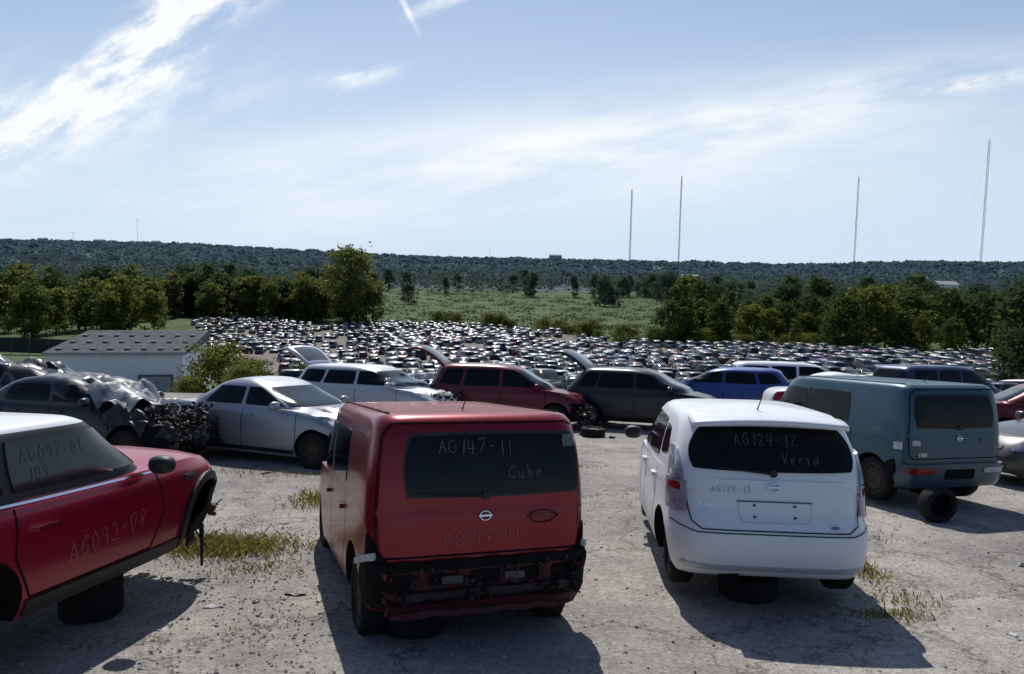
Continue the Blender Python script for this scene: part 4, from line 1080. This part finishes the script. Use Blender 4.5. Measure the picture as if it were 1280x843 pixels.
M['weed'] = leafmat('dry_weeds', (.12, .11, .025), (.34, .29, .09), .4, False)
V, T_ = [], []
for cx, cy, rx, ry, n, h in ((-2.95, 7.9, .7, .45, 2300, .09), (-2.3, 7.2, .45, .3, 300, .04), (-2.5, 10.4, .4, .6, 900, .07), (3.15, 6.3, .35, .15, 260, .05), (3.4, 6.7, .3, .25, 160, .05), (3.45, 7.6, .2, .5, 400, .07), (1.0, 13.5, .8, .3, 300, .04), (-3.2, 12.2, 1.5, .3, 400, .05), (4.1, 9.3, .4, .8, 160, .05), (7.5, 9.5, .6, .6, 160, .05), (.9, 10.5, .5, 1.5, 120, .03), (-1.9, 5.6, .4, .6, 90, .03)):
    for i in range(n):
        x = cx + R.gauss(0, .5) * rx; y = cy + R.gauss(0, .5) * ry; z = zt(x, y); a = R.uniform(0, 6.28); L = h * R.uniform(.3, 1.3); ln = R.uniform(.2, 1.1)
        d = Vector((math.cos(a), math.sin(a), 0)); s_ = Vector((-math.sin(a), math.cos(a), 0)) * R.uniform(.002, .005); b0 = Vector((x, y, z - .005))
        m0 = b0 + d * L * ln * .35 + Vector((0, 0, L * .6)); t0 = b0 + d * L * ln + Vector((0, 0, L))
        V += [b0 - s_, b0 + s_, t0 + s_ * .2, m0 - s_ * 1.6]; T_.append(R.random())
me = leafobj('weeds', np.array([tuple(v) for v in V]), np.array(T_), M['weed']); o = bpy.data.objects.new('weeds', me); COL.objects.link(o); o['kind'] = 'stuff'; o['label'] = 'dry yellow weeds growing from cracked concrete'; o['category'] = 'weeds'
M['stone'] = simple('gravel_stone', (.28, .265, .24), .9, 0, .5, 3)
V, F = [], []
for i in range(5600):
    if R.random() < .45: x, y = R.gauss(-2.0, 1.0), R.uniform(4.4, 9)
    else: y = R.uniform(4.4, 14); x = y * R.uniform(-.7, .7)
    s_ = R.choice((.005, .008, .01, .015)) * R.uniform(.7, 1.4)
    if R.random() < .006: s_ *= 2.6
    z = zt(x, y) + s_ * .2; o = len(V)
    q = Matrix.Rotation(R.uniform(0, 6), 3, 'Z') @ Matrix.Rotation(R.uniform(0, 1), 3, 'X')
    for p in ((1, 0, 0), (-1, .2, 0), (0, 1, .1), (.1, -.9, 0), (0, .1, .65), (0, 0, -.6)):
        V.append(q @ (Vector(p) * s_ * R.uniform(.7, 1.2)) + Vector((x, y, z)))
    for f in ((0, 2, 4), (2, 1, 4), (1, 3, 4), (3, 0, 4), (2, 0, 5), (1, 2, 5), (3, 1, 5), (0, 3, 5)): F.append(tuple(o + k for k in f))
o = mk('gravel', V, F, [M['stone']], False); o['kind'] = 'stuff'; o['label'] = 'loose stones scattered on the concrete'; o['category'] = 'gravel'
def debris(x, y, s, mat, lab, seed):
    r_ = random.Random(seed); n = 9
    pts = [(s[0] * math.cos(6.28 * i / n) * r_.uniform(.6, 1), s[1] * math.sin(6.28 * i / n) * r_.uniform(.6, 1)) for i in range(n)]
    V = [(a, b2, 0) for a, b2 in pts] + [(a * .9, b2 * .9, s[2] * r_.uniform(.5, 1.2)) for a, b2 in pts] + [(0, 0, s[2] * 1.1)]
    F = [(i, (i + 1) % n, n + (i + 1) % n, n + i) for i in range(n)] + [(n + i, n + (i + 1) % n, 2 * n) for i in range(n)]
    o = mk('debris', V, F, [mat], False); o['label'] = lab; o['category'] = 'debris'; place(o, x, y, r_.uniform(0, 360), -.003); return o
debris(-2.05, 6.3, (.06, .03, .02), M['plastic'], 'small black plastic scrap on concrete', 1)
debris(-2.35, 6.15, (.08, .03, .02), M['sticker'], 'pale scrap lying on concrete', 2)
debris(-1.8, 6.5, (.12, .05, .02), M['plastic'], 'flat black plastic scrap beside red car', 3)
debris(3.9, 5.9, (.05, .03, .02), M['sticker'], 'small pale litter on gravel', 7)
for i, (x, y) in enumerate(((1.7, 18.1), (2.3, 17.6), (-2.7, 13.1), (-4.8, 12.3), (4.6, 11.2), (.9, 15.2))):
    debris(x, y, (R.uniform(.08, .2), R.uniform(.05, .1), .05), M[('plastic', 'steel', 'darkred')[i % 3]], 'broken car part lying on the ground', 20 + i)

# ------------------------------------------------------------------ building, fence, bridge, masts
def wallbox(name, x0, x1, y0, y1, z0, z1, mat, parent):
    v, f = boxgeo(((x0 + x1) / 2, (y0 + y1) / 2, (z0 + z1) / 2), (x1 - x0, y1 - y0, z1 - z0)); return mk(name, v, f, [mat], False, parent)
e = empty('warehouse', 'low white metal warehouse with dark roof and garage door', 'building')
wallbox('wall', -6.4, 5.9, -5, 9, -2, 5.1, M['wallwhite'], e)
V = [(-6.7, -5.3, 5.12), (6.2, -5.3, 5.12), (6.2, 9.3, 6.1), (-6.7, 9.3, 6.1), (-6.7, -5.3, 4.92), (6.2, -5.3, 4.92), (6.2, 9.3, 4.92), (-6.7, 9.3, 4.92)]
mk('roof', V, [(0, 1, 2, 3), (4, 7, 6, 5), (0, 4, 5, 1), (1, 5, 6, 2), (2, 6, 7, 3), (3, 7, 4, 0)], [M['shingle']], False, e)
for i in range(8):
    for j in range(3):
        x = -5.7 + i * 1.55; y = -3.5 + j * 4.2; v, f = boxgeo((x, y, 5.2 + (y + 5.3) * .067), (.5, .7, .16)); mk('roof_vent', v, f, [M['vent']], False, e)
wallbox('garage_door', 2.0, 4.8, -5.12, -5.06, -.6, 2.6, M['far_wall'], e)
wallbox('door_frame', 1.8, 1.98, -5.16, -5.06, -.6, 2.7, M['grey'], e); wallbox('door_frame', 4.82, 5.0, -5.16, -5.06, -.6, 2.7, M['grey'], e); wallbox('door_frame', 1.8, 5.0, -5.16, -5.06, 2.72, 2.9, M['grey'], e)
wallbox('gutter', -6.7, 6.2, -5.42, -5.32, 4.88, 5.04, M['far_wall'], e)
e.location = (-39.4, 82, -12.1); e.rotation_euler = (0, 0, math.radians(12))
e = empty('fence', 'dark screened fence running behind the warehouse', 'fence')
for i in range(21):
    x = -i * 4.; v, f = tube((x, 0, -1), (x, 0, 3.2), .06); mk('post', v, f, [M['mast']], False, e)
wallbox('screen', -80, 0, .08, .12, .1, 3., simple('dark_fence_screen', (.04, .045, .045), .9), e)
e.location = (-66, 150, zt(-66, 150)); e.rotation_euler = (0, 0, math.radians(-8))
def house(x, y, w, d, h, lab, c='far_wall', name='distant_building'):
    e = empty(name, lab, 'building'); wallbox('wall', -w / 2, w / 2, -d / 2, d / 2, -3, h, M[c], e)
    V = [(-w / 2 - .4, -d / 2 - .4, h), (w / 2 + .4, -d / 2 - .4, h), (w / 2 + .4, d / 2 + .4, h), (-w / 2 - .4, d / 2 + .4, h), (-w / 2 - .4, 0, h + d * .2), (w / 2 + .4, 0, h + d * .2)]
    mk('roof', V, [(0, 1, 5, 4), (2, 3, 4, 5), (0, 4, 3), (1, 2, 5), (0, 3, 2, 1)], [M['conc']], False, e)
    for i in range(max(2, int(w / 6))):
        xx = -w / 2 + (i + .5) * w / max(2, int(w / 6)); wallbox('window', xx - .8, xx + .8, -d / 2 - .06, -d / 2 - .02, h * .4, h * .7, M['glass'], e)
    e.location = (x, y, zt(x, y)); return e
house(152, 690, 14, 12, 15, 'small white building among trees on the plain', 'wallwhite')
house(262, 485, 12, 10, 16, 'white shed among trees near the hills', 'wallwhite')
house(120, 2300, 36, 16, 27, 'pale tower block on the horizon ridge')
for x, w_ in ((-1000, 16), (-880, 20), (-760, 14)): house(x, 1700, w_, 12, 17, 'pale building on the wooded ridge')
e = empty('road_bridge', 'long pale concrete road bridge crossing the wooded valley', 'bridge')
wallbox('deck', -260, 0, -7, 7, 20.5, 22, M['conc'], e); wallbox('parapet', -260, 0, -7.4, -7.02, 20.6, 23, M['conc'], e)
for i in range(9): wallbox('pier', -i * 30 - 12, -i * 30 - 9, -4, 4, -5, 20.48, M['conc'], e)
e.location = (-340, 640, zt(-340, 640)); e.rotation_euler = (0, 0, math.radians(10))
def mast(x, y, H):
    e = empty('radio_mast', 'tall slender guyed steel radio mast above the trees', 'radio mast', 'radio masts on the plain')
    V, F = [], []; w = .75; pts = [(w * math.cos(a), w * math.sin(a)) for a in (1.57, 3.67, 5.76)]
    for a, b2 in pts: v, f = tube((a, b2, -2), (a, b2, H), .15, .15, 4); addgeo(V, F, v, f)
    n = int(H / 2.2)
    for i in range(n):
        for k in range(3):
            p, q = pts[k], pts[(k + 1) % 3]
            v, f = tube((p[0], p[1], i * 2.2), (q[0], q[1], (i + 1) * 2.2), .08, .08, 3); addgeo(V, F, v, f)
    v, f = tube((0, 0, H), (0, 0, H + 3), .08); addgeo(V, F, v, f)
    mk('lattice_shaft', V, F, [M['mast']], False, e)
    V, F = [], []
    for fr in (.35, .65, .95):
        for a in (1.57, 3.67, 5.76): v, f = tube((0, 0, H * fr), (H * .4 * math.cos(a), H * .4 * math.sin(a), 0), .012, .012, 3); addgeo(V, F, v, f)
    mk('guy_wires', V, F, [M['mast']], False, e)
    e.location = (x, y, zt(x, y)); return e
mast(.145 * 900, 900, 108); mast(.206 * 900, 900, 124); mast(.425 * 850, 850, 122); mast(.583 * 640, 640, 128)
for x, y, H in ((-.47 * 1500, 1500, 60), (-.03 * 1800, 1800, 45), (-.55 * 1500, 1500, 34), (-.19 * 1700, 1700, 44)):
    e = empty('utility_pole', 'thin steel pole rising above the wooded ridge', 'pole', 'poles on the ridge')
    v, f = tube((0, 0, -2), (0, 0, H), .35, .2, 6); mk('shaft', v, f, [M['mast']], False, e); v, f = boxgeo((0, 0, H), (5, .5, .5)); mk('crossarm', v, f, [M['mast']], False, e)
    e.location = (x, y, zt(x, y))

# ------------------------------------------------------------------ light, sky
EL, AZ = math.radians(49), math.radians(-7)
s = Vector((math.sin(AZ) * math.cos(EL), math.cos(AZ) * math.cos(EL), math.sin(EL)))
ld = bpy.data.lights.new('sun', 'SUN'); ld.energy = 4.3; ld.angle = math.radians(.5); ld.color = (1, .95, .88)
lo_ = bpy.data.objects.new('sun', ld); COL.objects.link(lo_); lo_.rotation_euler = s.to_track_quat('Z', 'Y').to_euler(); lo_.location = (0, 0, 50)
w = bpy.data.worlds.new('World'); sc.world = w; w.use_nodes = True; nt = w.node_tree; bg = nt.nodes['Background']
sky = N(nt, 'ShaderNodeTexSky', sky_type='NISHITA'); sky.sun_disc = False; sky.sun_elevation = EL; sky.sun_rotation = AZ; sky.air_density = 1.0; sky.dust_density = .5; sky.ozone_density = 1.5
tc = N(nt, 'ShaderNodeTexCoord'); sp = N(nt, 'ShaderNodeSeparateXYZ'); nt.links.new(tc.outputs['Generated'], sp.inputs[0])
yy = math_node(nt, 'MAXIMUM', sp.outputs[1], .08)
u = math_node(nt, 'DIVIDE', sp.outputs[0], yy); v = math_node(nt, 'DIVIDE', sp.outputs[2], yy)
cb = N(nt, 'ShaderNodeCombineXYZ'); nt.links.new(u, cb.inputs[0]); nt.links.new(v, cb.inputs[1])
def strn(ang, stretch, scale, det, off=0):
    m2 = N(nt, 'ShaderNodeMapping', vector_type='TEXTURE'); m2.inputs['Rotation'].default_value = (0, 0, math.radians(ang)); m2.inputs['Scale'].default_value = (stretch, 1, 1); m2.inputs['Location'].default_value = (off, 0, 0)
    nt.links.new(cb.outputs[0], m2.inputs[0]); return noise_node(nt, scale, det, .66, m2.outputs[0]).outputs[0]
nA = strn(28, 2.5, 17, 7); nB = strn(9, 5, 9, 6, 3); nC = strn(15, 3, 30, 5, 1)
def blobm(cx, cy, ang, hl, hw, st, nz, lo_t=.4, hi_t=.7):
    mp_ = N(nt, 'ShaderNodeMapping', vector_type='TEXTURE'); mp_.inputs['Location'].default_value = (cx, cy, 0); mp_.inputs['Rotation'].default_value = (0, 0, math.radians(ang)); mp_.inputs['Scale'].default_value = (hl, hw, 1)
    nt.links.new(cb.outputs[0], mp_.inputs[0])
    ln = N(nt, 'ShaderNodeVectorMath', operation='LENGTH'); nt.links.new(mp_.outputs[0], ln.inputs[0])
    return math_node(nt, 'MULTIPLY', math_node(nt, 'MULTIPLY', maprange(nt, ln.outputs['Value'], 1, 0, 0, 1, True), maprange(nt, nz, lo_t, hi_t, 0, 1, True)), st)
bl = [blobm(-.43, .275, 36, .36, .065, 2.3, nA, .36, .68), blobm(-.58, .17, 12, .42, .1, 1.0, nA, .4, .7), blobm(-.2, .228, 12, .085, .022, 1.0, nC, .38, .64),
      blobm(-.14, .315, 118, .06, .006, .9, nC, .3, .6), blobm(-.08, .325, 25, .09, .016, .9, nC, .35, .65), blobm(.15, .165, 9, .95, .1, .75, nB, .28, .72), blobm(.35, .2, 12, .7, .05, .5, nB, .35, .65),
      blobm(.56, .235, 8, .14, .016, .8, nC, .35, .62), blobm(-.1, .1, 3, 1.1, .1, .6, nB, .2, .75)]
tot = bl[0]
for b_ in bl[1:]: tot = math_node(nt, 'ADD', tot, b_)
tot = math_node(nt, 'MULTIPLY', tot, 1.0, True)
front = maprange(nt, sp.outputs[1], -.1, .5)
hz = math_node(nt, 'MULTIPLY', maprange(nt, v, .42, .0, .24, .93, True), front)
skyc = mixc(nt, 1.0, sky.outputs[0], (.93, 1.0, 1.13), 'MULTIPLY')
skyc = mixc(nt, hz, skyc, (8.3, 10.0, 12.2))
colr = mixc(nt, math_node(nt, 'MULTIPLY', tot, front), skyc, (12.4, 12.7, 13.0))
nt.links.new(colr, bg.inputs[0]); bg.inputs[1].default_value = .078

cam = bpy.data.cameras.new('camera'); co = bpy.data.objects.new('camera', cam); COL.objects.link(co); sc.camera = co
cam.sensor_width = 36; cam.lens = 28; cam.clip_end = 9000; cam.clip_start = .1
co.matrix_world = Matrix.Translation((0, 0, 2.22)) @ Matrix.Rotation(math.radians(90 - 5.1), 4, 'X') @ Matrix.Rotation(math.radians(1.2), 4, 'Z')
print('TREES', NTREE[0])
